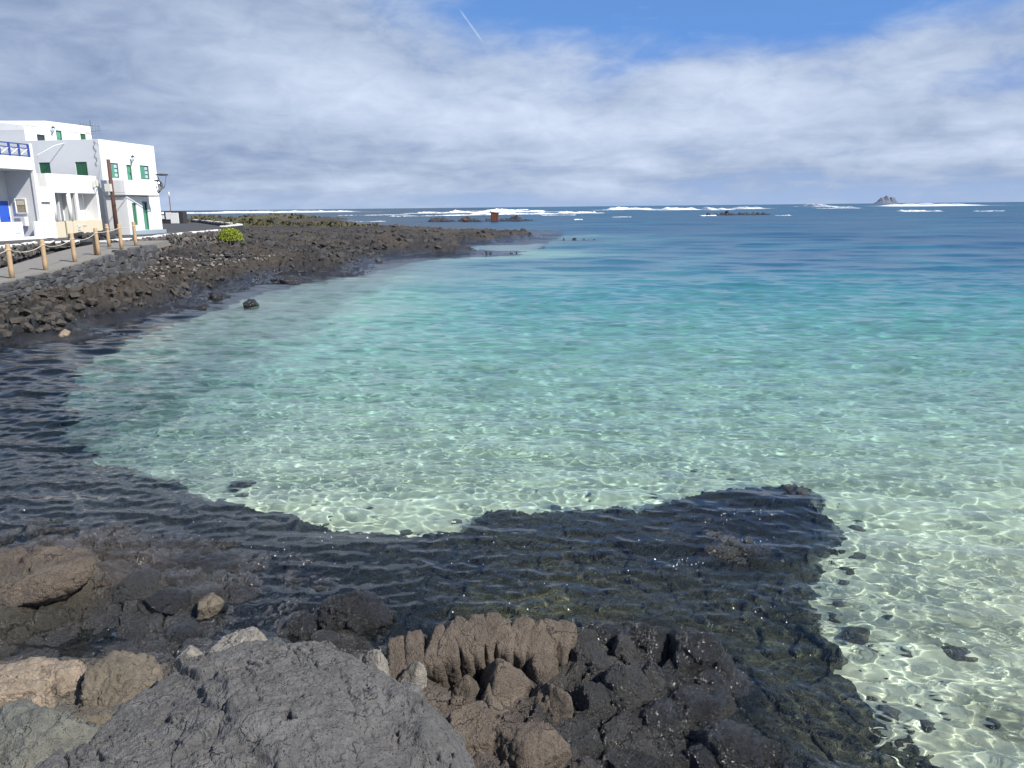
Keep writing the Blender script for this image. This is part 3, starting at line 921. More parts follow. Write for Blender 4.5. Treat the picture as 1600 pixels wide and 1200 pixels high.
POSTS = [((-17.10, 26.52, 2.31), 1.15, 'leftmost of the wooden rope posts, at the low end of the walkway'),
         ((-17.34, 28.91, 2.36), 1.15, 'second wooden rope post from the left, in front of the white panelled door'),
         ((-17.58, 31.35, 2.52), 1.13, 'third wooden rope post from the left, before the nearer squat stone block'),
         ((-17.81, 33.65, 2.66), 1.15, 'wooden rope post with a short stump tied to its back, mid walkway'),
         ((-18.07, 36.23, 2.80), 1.13, 'wooden rope post just right of the brown utility pole'),
         ((-18.25, 38.04, 2.85), 1.15, 'rightmost wooden rope post, at the corner of the retaining wall')]
d = ray(170.6, 384); t_ = (2.88 - H) / d[2]
POSTS.append(((d[0] * t_, d[1] * t_, 2.88), 33 / 1200 * d[1] * t_, 'wooden rope post on the inner side of the landing beside the farther stone block'))
tops = []
for (x, y, z), h, lab in POSTS:
    t = thing('rope_post', (x, y, z), lab, 'post', 'wooden rope posts along the walkway')
    lean = RNG.normal(size=2) * .012
    P = [(x + lean[0] * k, y + lean[1] * k, z - .03 + (h + .03) * k) for k in (0, .3, .6, .97, 1.0)]
    tube('shaft', P, [.085, .082, .080, .078, .060], M_POST, t, 12)
    c = Vector(P[3]) + Vector((0, 0, -.14 * h))
    ring = [(c.x + .088 * math.cos(a), c.y + .088 * math.sin(a), c.z) for a in np.linspace(0, 6.283, 13)]
    tube('rope_loop', ring, .014, M_ROPE, t, 6, False)
    tops.append(c)
d = ray(148, 398)
tube('stump', [(-18.0, 33.78, 2.66), (-18.0, 33.78, 3.52)], .07, M_POST, bpy.data.objects['rope_post.003'], 10)


def rope(a, b, sag, label):
    pts = [a.lerp(b, t) + Vector((0, 0, -sag * 4 * t * (1 - t))) for t in np.linspace(0, 1, 15)]
    o = tube('rope', pts, .012, M_ROPE, None, 6); tag(o, label, 'rope', 'ropes strung between the posts')


names = ['from the leftmost post to the second', 'between the second and third posts from the left', 'from the third post to the post with the stump']
for i in range(3): rope(tops[i], tops[i + 1], .16, 'pale sagging rope strung ' + names[i])
rope(tops[3], tops[4], .05, 'pale rope strung from the post with the stump past the utility pole')
rope(tops[4], tops[5], .04, 'pale rope strung between the two rightmost posts')
rope(tops[6], tops[4], .05, 'pale rope from the inner landing post to the post right of the pole')
pe = tops[0] + (tops[0] - tops[1]) * 1.3
rope(tops[0], pe, .15, 'pale rope leaving the leftmost post past the picture edge')

# ------------------------------------------------------------------ houses (local x = towards the sea, y = along the street)
class Bld:
    def __init__(s, name, u, v, label, cat='house', z=RZ):
        s.o = thing(name, hp(u, v, z), label, cat, None, -math.radians(8)); s.u, s.v, s.z = u, v, z
    def L(s, v, u, z): return Vector((v - s.v, u - s.u, z - s.z))
    def mesh(s, name, bm, mat, parent=None, label=None):
        bmesh.ops.recalc_face_normals(bm, faces=bm.faces)
        me = bpy.data.meshes.new(name); bm.to_mesh(me); bm.free(); me.materials.append(mat)
        o = link(bpy.data.objects.new(name, me), parent or s.o)
        if label: o['label'] = label
        return o
    def add(s, bm, v0, v1, u0, u1, z0, z1, bev=0.0):
        r = bmesh.ops.create_cube(bm, size=1.0)['verts']
        for q in r:
            q.co = s.L(v0 if q.co.x < 0 else v1, u0 if q.co.y < 0 else u1, z0 if q.co.z < 0 else z1)
        if bev:
            ed = {e for q in r for e in q.link_edges}
            bmesh.ops.bevel(bm, geom=list(ed), offset=bev, segments=2, affect='EDGES')
    def box(s, name, v, u, z, mat, parent=None, bev=.015, label=None):
        bm = bmesh.new(); s.add(bm, v[0], v[1], u[0], u[1], z[0], z[1], bev)
        return s.mesh(name, bm, mat, parent, label)
    def boxes(s, name, L, mat, parent=None, bev=.012):
        bm = bmesh.new()
        for q in L: s.add(bm, *q, bev)
        return s.mesh(name, bm, mat, parent)
    def wall(s, name, axis, c, r, holes, mat, deep=.12, parent=None):
        """a face wall at v = c (axis 'v') or u = c (axis 'u') with real openings deep reveals; r, holes = (a0, a1, z0, z1)"""
        bm = bmesh.new(); sgn = -1 if axis == 'v' else 1
        P = (lambda a, z, k: s.L(c + sgn * k, a, z)) if axis == 'v' else (lambda a, z, k: s.L(a, c + sgn * k, z))
        A = sorted({r[0], r[1]} | {h[0] for h in holes} | {h[1] for h in holes}); Z = sorted({r[2], r[3]} | {h[2] for h in holes} | {h[3] for h in holes})
        for i in range(len(A) - 1):
            for j in range(len(Z) - 1):
                m, n = (A[i] + A[i + 1]) / 2, (Z[j] + Z[j + 1]) / 2
                if any(h[0] < m < h[1] and h[2] < n < h[3] for h in holes): continue
                bm.faces.new([bm.verts.new(P(a, z, 0)) for a, z in ((A[i], Z[j]), (A[i + 1], Z[j]), (A[i + 1], Z[j + 1]), (A[i], Z[j + 1]))])
        for h in holes:
            q = [(h[0], h[2]), (h[1], h[2]), (h[1], h[3]), (h[0], h[3])]
            for k in range(4):
                a, b = q[k], q[(k + 1) % 4]
                bm.faces.new([bm.verts.new(P(*a, 0)), bm.verts.new(P(*b, 0)), bm.verts.new(P(*b, deep)), bm.verts.new(P(*a, deep))])
        q = [(r[0], r[2]), (r[1], r[2]), (r[1], r[3]), (r[0], r[3])]
        bmesh.ops.remove_doubles(bm, verts=bm.verts, dist=1e-4)
        me = bpy.data.meshes.new(name); bm.to_mesh(me); bm.free(); me.materials.append(mat)
        return link(bpy.data.objects.new(name, me), parent or s.o)
    def fit(s, axis, c, h, k0, k1):
        """box bounds for a piece filling hole h between depths k0..k1 behind the wall face"""
        if axis == 'v': return (c - k1, c - k0), (h[0], h[1]), (h[2], h[3])
        return (h[0], h[1]), (c + k0, c + k1), (h[2], h[3])
    def window(s, axis, c, h, style):
        """style: 'shut' two louvred leaves, 'half' one leaf open showing panes, 'door', 'dark'"""
        w = h[1] - h[0]; v, u, z = s.fit(axis, c, h, .10, .14)
        name = 'door' if style == 'door' else 'window'
        base = s.box(name, v, u, z, M_GLASS if style != 'door' else M_GREEN_L, bev=0)
        def piece(nm, a0, a1, z0, z1, k0, k1, mat):
            v, u, z = s.fit(axis, c, (a0, a1, z0, z1), k0, k1); return s.box(nm, v, u, z, mat, base, bev=.006)
        f = .055
        for nm, q in (('frame', (h[0] + .003, h[0] + f, h[2] + .003, h[3] - .003)), ('frame', (h[1] - f, h[1] - .003, h[2] + .003, h[3] - .003)),
                      ('frame', (h[0] + f, h[1] - f, h[3] - f, h[3] - .003)), ('frame', (h[0] + f, h[1] - f, h[2] + .003, h[2] + f))):
            piece(nm, *q, .05, .098, M_GREEN_P)
        ia, ib, ja, jb = h[0] + f, h[1] - f, h[2] + f, h[3] - f
        if style == 'shut':
            mid = (ia + ib) / 2
            for a, b in ((ia, mid - .012), (mid + .012, ib)):
                piece('shutter', a, b, ja, jb, .07, .097, M_GREEN_P)
                n = 7
                for q in range(n):
                    zz = ja + .05 + (jb - ja - .1) * q / n
                    piece('slat', a + .05, b - .05, zz, zz + .6 * (jb - ja - .1) / n, .055, .069, M_GREEN_P)
        elif style == 'half':
            mid = ia + (ib - ia) * .58
            piece('shutter', ia, mid, ja, jb, .06, .097, M_GREEN_L)
            for q in range(3):
                zz = ja + (jb - ja) * q / 3
                piece('pane', mid + .04, ib - .03, zz + .03, zz + (jb - ja) / 3 - .03, .08, .097, M_PANE)
                piece('bar', mid, ib, zz - .015, zz + .015, .06, .079, M_GREEN_P)
        elif style == 'door':
            piece('handle', ib - .10, ib - .06, (ja + jb) / 2 - .06, (ja + jb) / 2 + .06, .06, .099, M_DARKM)
            for q in range(2):
                zz = ja + (jb - ja) * q / 2
                piece('panel', ia + .08, ib - .14, zz + .1, zz + (jb - ja) / 2 - .08, .075, .099, M_GREEN_L)
        return base


def lantern(v, u, z, axis, label):
    """small black wall lantern on a bracket"""
    p = hp(u, v, z); t = thing('wall_lantern', p, label, 'wall lamp', None, -math.radians(8))
    nrm = Vector((HV[0], HV[1], 0))
    tube('bracket', [p + Vector((0, 0, -.28)), p + nrm * .12 + Vector((0, 0, -.26)), p + nrm * .24 + Vector((0, 0, -.12))], .022, M_DARKM, t, 6)
    c = p + nrm * .24
    tube('lamp_body', [c + Vector((0, 0, -.12)), c + Vector((0, 0, .14))], [.06, .11], M_PANE, t, 6)
    tube('lamp_cap', [c + Vector((0, 0, .142)), c + Vector((0, 0, .20)), c + Vector((0, 0, .27))], [.14, .09, .02], M_DARKM, t, 6)


# corner house
B = Bld('house', 6.5, -.45, 'white two storey corner house with green shutters and a jutting balcony', z=RZ)
UH = [(7.33, 8.33, 6.72, 7.70), (9.19, 9.80, 6.45, 7.66), (10.75, 11.85, 6.74, 7.70)]
FH = [(-5.0, -4.18, 7.04, 7.74), (-2.33, -1.48, 6.85, 7.73)]
bw = B.wall('wall', 'v', -.45, (6.5, 12.76, RZ, 9.15), UH, M_WHITE)
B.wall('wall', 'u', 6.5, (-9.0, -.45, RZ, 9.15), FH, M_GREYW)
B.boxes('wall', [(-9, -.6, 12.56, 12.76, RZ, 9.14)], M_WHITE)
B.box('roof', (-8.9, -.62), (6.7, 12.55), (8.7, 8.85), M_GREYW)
B.boxes('parapet', [(-9, -.452, 6.502, 6.70, 8.9, 9.155), (-.65, -.448, 6.70, 12.762, 8.9, 9.157)], M_WHITE, bev=.02)
for h in FH: B.window('u', 6.5, h, 'shut')
for h, stl in zip(UH, ('half', 'door', 'half')): B.window('v', -.45, h, stl)
# balcony over the ground floor
B.boxes('balcony', [(-.40, 1.30, 6.15, 9.95, 5.55, 5.70), (1.15, 1.30, 6.15, 9.95, 5.70, 6.52), (-.40, 1.148, 6.15, 6.30, 5.70, 6.52), (-.40, 1.148, 9.80, 9.95, 5.70, 6.52)], M_WHITE, bev=.02)
# ground floor: front wall that turns away under the balcony
gp = [(6.30, 1.22), (10.25, .30)]
bm = bmesh.new()
def gl(t, z, off=0.0):
    du, dv = gp[1][0] - gp[0][0], gp[1][1] - gp[0][1]; Ln = math.hypot(du, dv)
    return B.L(gp[0][1] + dv * t + off * du / Ln, gp[0][0] + du * t - off * dv / Ln, z)
GH = [(.20, .40, 3.55, 5.05), (.66, .90, 3.20, 5.15)]
T = [0, .20, .40, .66, .90, 1.0]; Zs = [RZ, 3.20, 3.55, 5.05, 5.15, 5.55]
for i in range(5):
    for j in range(5):
        m, n = (T[i] + T[i + 1]) / 2, (Zs[j] + Zs[j + 1]) / 2
        if any(h[0] < m < h[1] and h[2] < n < h[3] for h in GH): continue
        bm.faces.new([bm.verts.new(gl(a, z)) for a, z in ((T[i], Zs[j]), (T[i + 1], Zs[j]), (T[i + 1], Zs[j + 1]), (T[i], Zs[j + 1]))])
for h in GH:
    q = [(h[0], h[2]), (h[1], h[2]), (h[1], h[3]), (h[0], h[3])]
    for k in range(4):
        a, b = q[k], q[(k + 1) % 4]
        bm.faces.new([bm.verts.new(gl(*a)), bm.verts.new(gl(*b)), bm.verts.new(gl(*b, -.15)), bm.verts.new(gl(*a, -.15))])
bm.faces.new([bm.verts.new(p) for p in (gl(0, RZ), gl(0, 5.55), B.L(-.45, 6.30, 5.55), B.L(-.45, 6.30, RZ))])
bm.faces.new([bm.verts.new(p) for p in (gl(1, RZ), gl(1, 5.55), B.L(-.45, 10.25, 5.55), B.L(-.45, 10.25, RZ))])
bmesh.ops.remove_doubles(bm, verts=bm.verts, dist=1e-4)
me = bpy.data.meshes.new('ground_floor'); bm.to_mesh(me); bm.free(); me.materials.append(M_WHITE)
link(bpy.data.objects.new('ground_floor', me), B.o)
def gpiece(nm, t0, t1, z0, z1, k0, k1, mat, parent):
    bm = bmesh.new()
    vs = [bm.verts.new(gl(t, z, -k)) for k in (k0, k1) for t, z in ((t0, z0), (t1, z0), (t1, z1), (t0, z1))]
    for f in ((0, 1, 2, 3), (7, 6, 5, 4), (0, 4, 5, 1), (1, 5, 6, 2), (2, 6, 7, 3), (3, 7, 4, 0)): bm.faces.new([vs[i] for i in f])
    return B.mesh(nm, bm, mat, parent)
gw = gpiece('window', .20, .40, 3.55, 5.05, .13, .16, M_GLASS, B.o)
for q in ((.202, .222, 3.56, 5.04), (.378, .398, 3.56, 5.04), (.222, .378, 4.96, 5.04), (.222, .378, 3.56, 3.64), (.29, .31, 3.64, 4.96)):
    gpiece('frame', *q, .06, .128, M_GREEN_L, gw)
gpiece('shutter', .225, .288, 3.65, 4.95, .08, .127, M_GREEN_P, gw)
gd = gpiece('door', .66, .90, 3.20, 5.15, .13, .17, M_GREEN_L, B.o)
for q in ((.662, .685, 3.21, 5.14), (.875, .898, 3.21, 5.14), (.685, .875, 5.05, 5.14)): gpiece('frame', *q, .05, .128, M_GREEN_P, gd)
gpiece('fanlight', .69, .87, 4.65, 5.03, .10, .129, M_GLASS, gd)
gpiece('handle', .70, .715, 4.10, 4.25, .08, .129, M_DARKM, gd)
bm = bmesh.new()
def pt(t, off, z): return gl(t, z, off)
for (t0, t1, o1, z1) in ((.08, 1.02, .95, RZ + .25),):
    a = [pt(t0, .0, RZ), pt(t0 + .08, o1 * .8, RZ), pt(.5, o1, RZ), pt(t1, o1, RZ), pt(t1, .0, RZ)]
    lo = [bm.verts.new(p) for p in a]; hi = [bm.verts.new(p + Vector((0, 0, z1 - RZ))) for p in a]
    bm.faces.new(hi); n = len(a)
    for i in range(n): bm.faces.new((lo[i], lo[(i + 1) % n], hi[(i + 1) % n], hi[i]))
B.mesh('doorstep', bm, M_STEP)
lantern(-.45, 9.69, 8.05, 'v', 'black lantern above the green upstairs door of the corner house')
# a sagging cable across the front of the corner house and one down its side
cab = thing('cable', hp(6.2, 1.35, 5.48), 'thin black cable strung along the underside of the corner house balcony', 'cable')
tube('strand', [hp(4.6, 1.2, 5.45), hp(5.4, 1.25, 5.42), hp(6.2, 1.33, 5.47), hp(7.2, 1.33, 5.50), hp(8.6, 1.33, 5.47), hp(9.9, 1.33, 5.52)], .028, M_DARKM, cab, 5)
wire = [hp(6.47, -.75 + .10 * math.sin(k * 1.9), 9.05 - k * .16) for k in range(11)]
t = thing('cable', hp(6.47, -.75, 7.4), 'loose wavy cable hanging down the grey side wall of the corner house', 'cable'); tube('strand', wire, .013, M_DARKM, t, 5)
sp = tube('roof_spout', [hp(6.5, -2.9, 8.95), hp(5.9, -3.2, 8.75), hp(5.1, -3.9, 8.1), hp(5.08, -3.93, 7.95)], .03, M_GREYW, None, 6)
tag(sp, 'thin pale pipe sticking out from the roof edge over the grey wall', 'pipe')

# house with the sand coloured porch
C = Bld('house', 0, 0, 'low white house with sand coloured porch wall and white panelled door')
C.boxes('wall', [(-6, -.98, .70, 5.0, RZ, 6.70), (-.98, 0, 5.02, 5.20, RZ, 5.618)], M_WHITE)
C.boxes('parapet', [(-1.20, 0, .70, 5.20, 5.62, 6.735)], M_WHITE, bev=.02)
C.box('plaster_patch', (-.3, .006), (-.02, .60), (5.95, 6.72), M_PLASTER, bev=0)
C.wall('wall', 'v', .003, (-.10, .93, RZ, 6.0), [(-.02, .70, RZ, 5.06)], M_WHITE, .12)
C.boxes('wall', [(-.98, -.12, .72, .92, RZ, 5.615)], M_GREYW)
C.box('wall', (-1.19, -.02), (-.10, .69), (5.07, 6.70), M_WHITE, bev=0)
dr = C.box('door', (-.12, -.08), (0, .69), (RZ + .02, 5.04), M_WHITE, label='white panelled front door with a half round light')
for a in (.08, .37):
    for z0, z1 in ((3.15, 3.75), (3.87, 4.55)): C.box('panel', (-.08, -.055), (a, a + .24), (z0, z1), M_WHITE, dr)
fl = [hp(.345 + .20 * math.cos(q), -.06, 4.66 + .20 * math.sin(q)) for q in np.linspace(0, math.pi, 9)]
tube('fan_light', fl, .025, M_GLASS, dr, 6); C.box('letter_plate', (-.08, -.06), (.25, .44), (4.60, 4.63), M_METAL, dr)
C.box('lintel', (-.02, .05), (-.03, .72), (5.062, 5.11), M_GREYW)
C.box('porch_wall', (-.16, .012), (.935, 1.72), (RZ, 3.93), M_TANW); C.box('porch_wall', (-.16, .012), (2.42, 5.22), (RZ, 3.96), M_TANW)
C.box('porch_wall', (-.97, -.17), (5.0, 5.015), (RZ, 3.96), M_TANW, bev=0)
C.box('porch_wall', (-.155, .005), (1.86, 2.41), (RZ, 3.94), M_TANW)
C.box('gate', (-.62, -.01), (1.76, 1.80), (RZ + .1, 3.96), M_GREEN_P)
for u in (1.10, 2.45): tube('column', [hp(u, -.09, 3.94), hp(u, -.09, 5.62)], .12, M_WHITE, C.o, 16)
C.box('pier', (-.18, -.005), (3.02, 3.24), (3.955, 5.62), M_WHITE)
C.box('partition', (-.98, -.18), (3.06, 3.20), (3.3, 5.62), M_GREYW)
C.box('partition', (-.98, -.50), (2.05, 2.15), (3.3, 5.62), M_GREYW)
C.box('porch_floor', (-.98, -.17), (.93, 5.0), (RZ, RZ + .08), M_GREYW)
C.box('meter_box', (.012, .055), (2.78, 3.05), (3.35, 3.70), M_BEIGE, bev=.01)
C.box('meter_slot', (.055, .062), (2.84, 2.88), (3.45, 3.55), M_DARKM, bev=0); C.box('meter_slot', (.055, .062), (2.94, 2.98), (3.5, 3.58), M_DARKM, bev=0)
C.box('letter_ledge', (.012, .05), (3.30, 3.62), (3.62, 3.66), M_PANE, bev=0)
jb = thing('junction_box', hp(4.85, .03, 6.2), 'pale electrical boxes on the corner of the white porch parapet', 'electrical box', None, -math.radians(8))
for i, (u, z0, z1) in enumerate(((4.68, 6.0, 6.42), (4.95, 6.08, 6.50))):
    o = C.box('box', (.004, .14), (u, u + .20), (z0, z1), M_BEIGE, None); o.parent = jb; o.matrix_parent_inverse = parent_inv(jb) @ (Matrix.Translation(C.o.location) @ C.o.rotation_euler.to_matrix().to_4x4())
tube('conduit', [hp(4.78, .06, 6.0), hp(4.80, .07, 5.82), hp(4.95, .08, 5.75), hp(5.04, .07, 5.95), hp(5.04, .07, 6.08)], .025, M_PANE, jb, 6)

# house with the blue railing
A = Bld('house', -7.0, 0, 'white house at the left edge with a blue railed terrace above blue doors')
A.boxes('terrace', [(-2.6, 0, -8.5, -.10, 6.86, 7.58)], M_WHITE, bev=.02)
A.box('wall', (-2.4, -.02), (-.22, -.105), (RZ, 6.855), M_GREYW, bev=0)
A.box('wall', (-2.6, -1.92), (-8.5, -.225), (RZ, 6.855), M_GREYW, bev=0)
A.box('pier', (-.20, .005), (-.30, -.098), (3.98, 6.858), M_WHITE, bev=.01)
A.box('pier', (-.16, .0), (-.30, -.10), (7.582, 8.35), M_WHITE)
A.box('terrace_wall', (-4.2, -4.0), (-8.5, -.12), (6.9, 8.25), M_WHITE)
A.box('terrace_floor', (-6.0, -2.61), (-8.5, -.12), (6.9, 7.4), M_WHITE, bev=0)
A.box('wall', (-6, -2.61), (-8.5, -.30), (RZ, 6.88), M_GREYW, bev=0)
A.box('low_wall', (-.15, .0), (-8.5, -1.72), (RZ, 3.97), M_WHITE); A.box('low_wall', (-.15, -.005), (-.78, -.10), (RZ, 3.975), M_WHITE)
A.box('low_wall', (-.15, -.002), (-1.718, -.782), (RZ, 3.12), M_WHITE)
A.box('niche_panel', (-.02, .02), (-2.38, -1.95), (3.30, 3.85), M_GREYW)
wn = A.box('window', (-1.43, -.78), (-.29, -.222), (4.50, 5.27), M_PLASTER, label='small beige shuttered window in a white frame')
for v0, v1, z0, z1 in ((-1.47, -1.40, 4.48, 5.29), (-.81, -.72, 4.48, 5.29), (-1.40, -.81, 5.22, 5.29), (-1.47, -.70, 4.42, 4.479)): A.box('frame', (v0, v1), (-.36, -.291), (z0, z1), M_WHITE, wn)
A.box('blind', (-1.36, -.84), (-.335, -.291), (4.90, 5.20), M_TANW, wn)
A.box('blind', (-1.36, -.84), (-.33, -.291), (4.50, 4.87), simple_mat('old_brass_blind', (.32, .27, .17), .7, .3, 9), wn)
for u0, u1 in ((-1.12, -.36), (-2.30, -1.50)):
    dd = A.box('door', (-1.919, -1.87), (u0, u1), (RZ + .1, 5.15), M_BLUE, label='blue door at the back of the recess')
    A.box('handle', (-1.869, -1.82), (u1 - .12, u1 - .08), (4.1, 4.25), M_DARKM, dd)
    A.box('door_frame', (-1.919, -1.88), (u0 - .08, u0 - .003), (RZ + .1, 5.22), M_WHITE, dd); A.box('door_frame', (-1.919, -1.88), (u1 + .003, u1 + .08), (RZ + .1, 5.22), M_WHITE, dd)
rl_ = A.box('railing', (-.10, -.05), (-8.5, -.305), (8.26, 8.32), M_NAVY, bev=.008)
A.box('rail', (-.10, -.05), (-8.5, -.305), (8.04, 8.09), M_NAVY, rl_, bev=.008); A.box('rail', (-.10, -.05), (-8.5, -.305), (7.62, 7.67), M_NAVY, rl_, bev=.008)
for k in range(10):
    u = -.36 - k * .72
    A.box('baluster', (-.12, -.03), (u - .05, u + .05), (7.59, 8.26), M_NAVY, rl_, bev=.008)
    for s_ in (0, 1):
        a, b = (u - .05, u - .67) if s_ else (u - .67, u - .05)
        o = tube('cross_bar', [A.L(-.075, a, 7.67), A.L(-.075, b, 8.04)], .022, M_WHITE, None, 6); o.parent = rl_
ac = thing('air_conditioner', hp(-.30, -1.1, 3.2), 'pale air conditioning unit on the ground below the beige window', 'air conditioner', None, -math.radians(8))
def loose(t, name, v, u, z, mat, **k):
    o = A.box(name, v, u, z, mat, None, **k); o.parent = t
    o.matrix_parent_inverse = parent_inv(t) @ (Matrix.Translation(A.o.location) @ A.o.rotation_euler.to_matrix().to_4x4()); return o
loose(ac, 'casing', (-1.45, -.75), (-.62, -.30), (RZ + .75, RZ + 1.30), M_GREYW); loose(ac, 'fan_grille', (-1.38, -1.0), (-.66, -.622), (RZ + .82, RZ + 1.22), M_METAL)

# building behind
D = Bld('house', 6.87, -6.0, 'white upper house behind, rising over the roof of the corner house', z=RZ)
DH = [(7.96, 8.76, 9.0, 9.72), (9.88, 10.50, 8.9, 10.18), (11.05, 12.0, 8.9, 9.62), (12.43, 13.06, 9.1, 10.24)]
D.wall('wall', 'v', -6.0, (6.87, 13.77, RZ, 10.15), DH, M_WHITE)
bm = bmesh.new()
for q in (((-6, 6.87, 10.15), (-6, 13.77, 10.15), (-6, 13.77, 10.76), (-6, 8.93, 10.68), (-6, 6.87, 10.19)),
          ((-6, 6.87, 10.19), (-6, 8.93, 10.68), (-9.0, 8.93, 10.75), (-9.0, 6.87, 10.55)), ((-9.0, 6.87, 10.55), (-9, 8.93, 10.75), (-14, 8.9, 10.2), (-14, 6.87, 10.1)),
          ((-6, 8.93, 10.68), (-6, 13.77, 10.76), (-14, 13.77, 10.7), (-14, 8.9, 10.7)),
          ((-6, 6.87, 10.19), (-9.0, 6.87, 10.55), (-14, 6.87, 10.1), (-14, 6.87, 9.9), (-6, 6.87, 9.9))):
    bm.faces.new([bm.verts.new(D.L(*p)) for p in q])
D.mesh('roof', bm, M_WHITE)
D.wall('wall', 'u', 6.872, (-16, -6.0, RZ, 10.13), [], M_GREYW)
D.boxes('wall', [(-14, -6.002, 13.6, 13.768, RZ, 10.7)], M_WHITE)
for h, stl in zip(DH, ('dark', 'door', 'dark', 'shut')): D.window('v', -6.0, h, stl)
lantern(-6.0, 9.35, 10.1, 'v', 'black lantern left of the green door on the upper house behind')
t = thing('tv_antenna', hp(9.8, -3.2, 8.85), 'spindly television antenna standing on the flat roof of the corner house', 'antenna')
p0 = hp(9.8, -3.2, 0)
tube('mast', [p0 + Vector((0, 0, 8.85)), p0 + Vector((0, 0, 10.75))], .015, M_DARKM, t, 6)
for (zz, dx, ln) in ((10.45, 1, 1.5), (10.05, -1, 1.0)):
    a = p0 + Vector((-.75 * dx, -.1, zz)); b = p0 + Vector((.55 * dx, .2, zz - .12)); tube('boom', [a, b], .010, M_DARKM, t, 5)
    for q in range(7):
        c = a.lerp(b, (q + .5) / 7); tube('element', [c + Vector((.04, -.05, -.22)), c + Vector((-.04, .05, .22))], .006, M_DARKM, t, 4)

# utility pole, street lamp, dish, mast
up = hp(5.75, .62, RZ)
t = thing('utility_pole', up, 'reddish brown wooden utility pole with a pale box standing before the corner house', 'utility pole')
tube('shaft', [up + Vector((0, 0, -.1)), up + Vector((0, 0, 2.4)), up + Vector((0, 0, 4.85))], [.145, .13, .115], M_POLE, t, 14)
bm = bmesh.new(); bmesh.ops.create_cube(bm, size=1)
bmesh.ops.scale(bm, vec=(.40, .24, .50), verts=bm.verts); bmesh.ops.bevel(bm, geom=bm.edges[:], offset=.02, segments=2, affect='EDGES')
me = bpy.data.meshes.new('junction_box'); bm.to_mesh(me); bm.free(); me.materials.append(M_BEIGE)
o = link(bpy.data.objects.new('junction_box', me), t); o.location = (-.08, -.28, 3.05)
tube('cable', [up + Vector((.0, -.17, 2.8)), up + Vector((-.02, -.20, 2.5)), up + Vector((-.25, -.25, 2.45)), hp(5.05, .1, 6.1)], .02, M_DARKM, t, 5)
wr = tube('overhead_wire', [up + Vector((0, 0, 4.7)), hp(6.6, -.43, 8.2), hp(6.45, -.46, 9.0)], .008, M_METAL, None, 4)
tag(wr, 'thin overhead wire from the top of the brown pole to the roof corner', 'wire')

lp = hp(10.05, 1.32, 5.9)
t = thing('street_lamp', lp, 'flat black disc street lamp on a forked arm at the balcony end', 'street lamp')
hd = lp + Vector((.25, .05, 1.05))
tube('lamp_head', [hd + Vector((0, 0, -.03)), hd, hd + Vector((0, 0, .07)), hd + Vector((0, 0, .11))], [.12, .44, .40, .06], M_DARKM, t, 20)
for s_ in (-1, 1): tube('arm', [lp + Vector((.02, 0, -.05)), lp + Vector((.25 + s_ * .12, .03, .25)), hd + Vector((s_ * .30, 0, -.03))], .022, M_DARKM, t, 6)
tube('bracket', [hp(9.90, 1.31, 5.75), lp + Vector((.02, 0, -.05))], .04, M_DARKM, t, 8)
dp = hp(9.97, 1.12, 6.15)
t = thing('satellite_dish', dp, 'grey satellite dish on the balcony end of the corner house below the street lamp', 'satellite dish')
bm = bmesh.new(); ax = Vector((.55, -.75, .36)).normalized(); a1 = ax.cross(Vector((0, 0, 1))).normalized(); a2 = ax.cross(a1)
cen = dp + Vector((.10, 0, .05)); rings = []
for i, (rr, dd_) in enumerate(((.02, 0), (.18, .02), (.32, .06), (.42, .12))):
    rings.append([bm.verts.new(cen + ax * dd_ + (a1 * math.cos(q) * .9 + a2 * math.sin(q)) * rr) for q in np.linspace(0, 2 * math.pi, 20, endpoint=False)])
for i in range(3):
    for k in range(20): bm.faces.new((rings[i][k], rings[i][(k + 1) % 20], rings[i + 1][(k + 1) % 20], rings[i + 1][k])).smooth = True
bm.faces.new(rings[0]); bmesh.ops.solidify(bm, geom=bm.faces[:], thickness=.02)
me = bpy.data.meshes.new('reflector'); bm.to_mesh(me); bm.free(); me.materials.append(M_METAL)
o = link(bpy.data.objects.new('reflector', me), t); o.matrix_parent_inverse = parent_inv(t)
tube('feed_arm', [cen - a2 * .38, cen + ax * .55], .018, M_METAL, t, 6); tube('receiver', [cen + ax * .50, cen + ax * .62], .05, M_PANE, t, 8)
tube('mount', [hp(9.95, 1.0, 5.75), cen - ax * .05], .03, M_METAL, t, 8)

# refuse enclosure at the road end
Yb = 97.0
def bx(px, py): q = ray(px, py); return q[0] * Yb / q[1], H + q[2] * Yb / q[1]
t = thing('refuse_enclosure', (bx(268, 349)[0], Yb, RZ), 'low dark stone refuse enclosure with white panels at the far end of the road', 'bin enclosure')
def ebox(name, x0, x1, z0, z1, y0, y1, mat, par):
    bm = bmesh.new(); bmesh.ops.create_cube(bm, size=1)
    for v in bm.verts: v.co = Vector((x0 if v.co.x < 0 else x1, y0 if v.co.y < 0 else y1, z0 if v.co.z < 0 else z1))
    bmesh.ops.bevel(bm, geom=bm.edges[:], offset=.02, segments=1, affect='EDGES')
    me = bpy.data.meshes.new(name); bm.to_mesh(me); bm.free(); me.materials.append(mat)
    o = link(bpy.data.objects.new(name, me), par); o.matrix_parent_inverse = parent_inv(par); return o
x0 = bx(241, 345)[0]; x1 = bx(257.5, 345)[0]; x2 = bx(287, 345)[0]
ebox('wall', x0, x1, RZ - .6, bx(245, 335)[1], Yb, Yb + 1.2, M_MORTAR, t); ebox('wall', x1 + .003, x2, RZ - .6, bx(265, 330)[1], Yb - .05, Yb + 1.2, M_MORTAR, t)
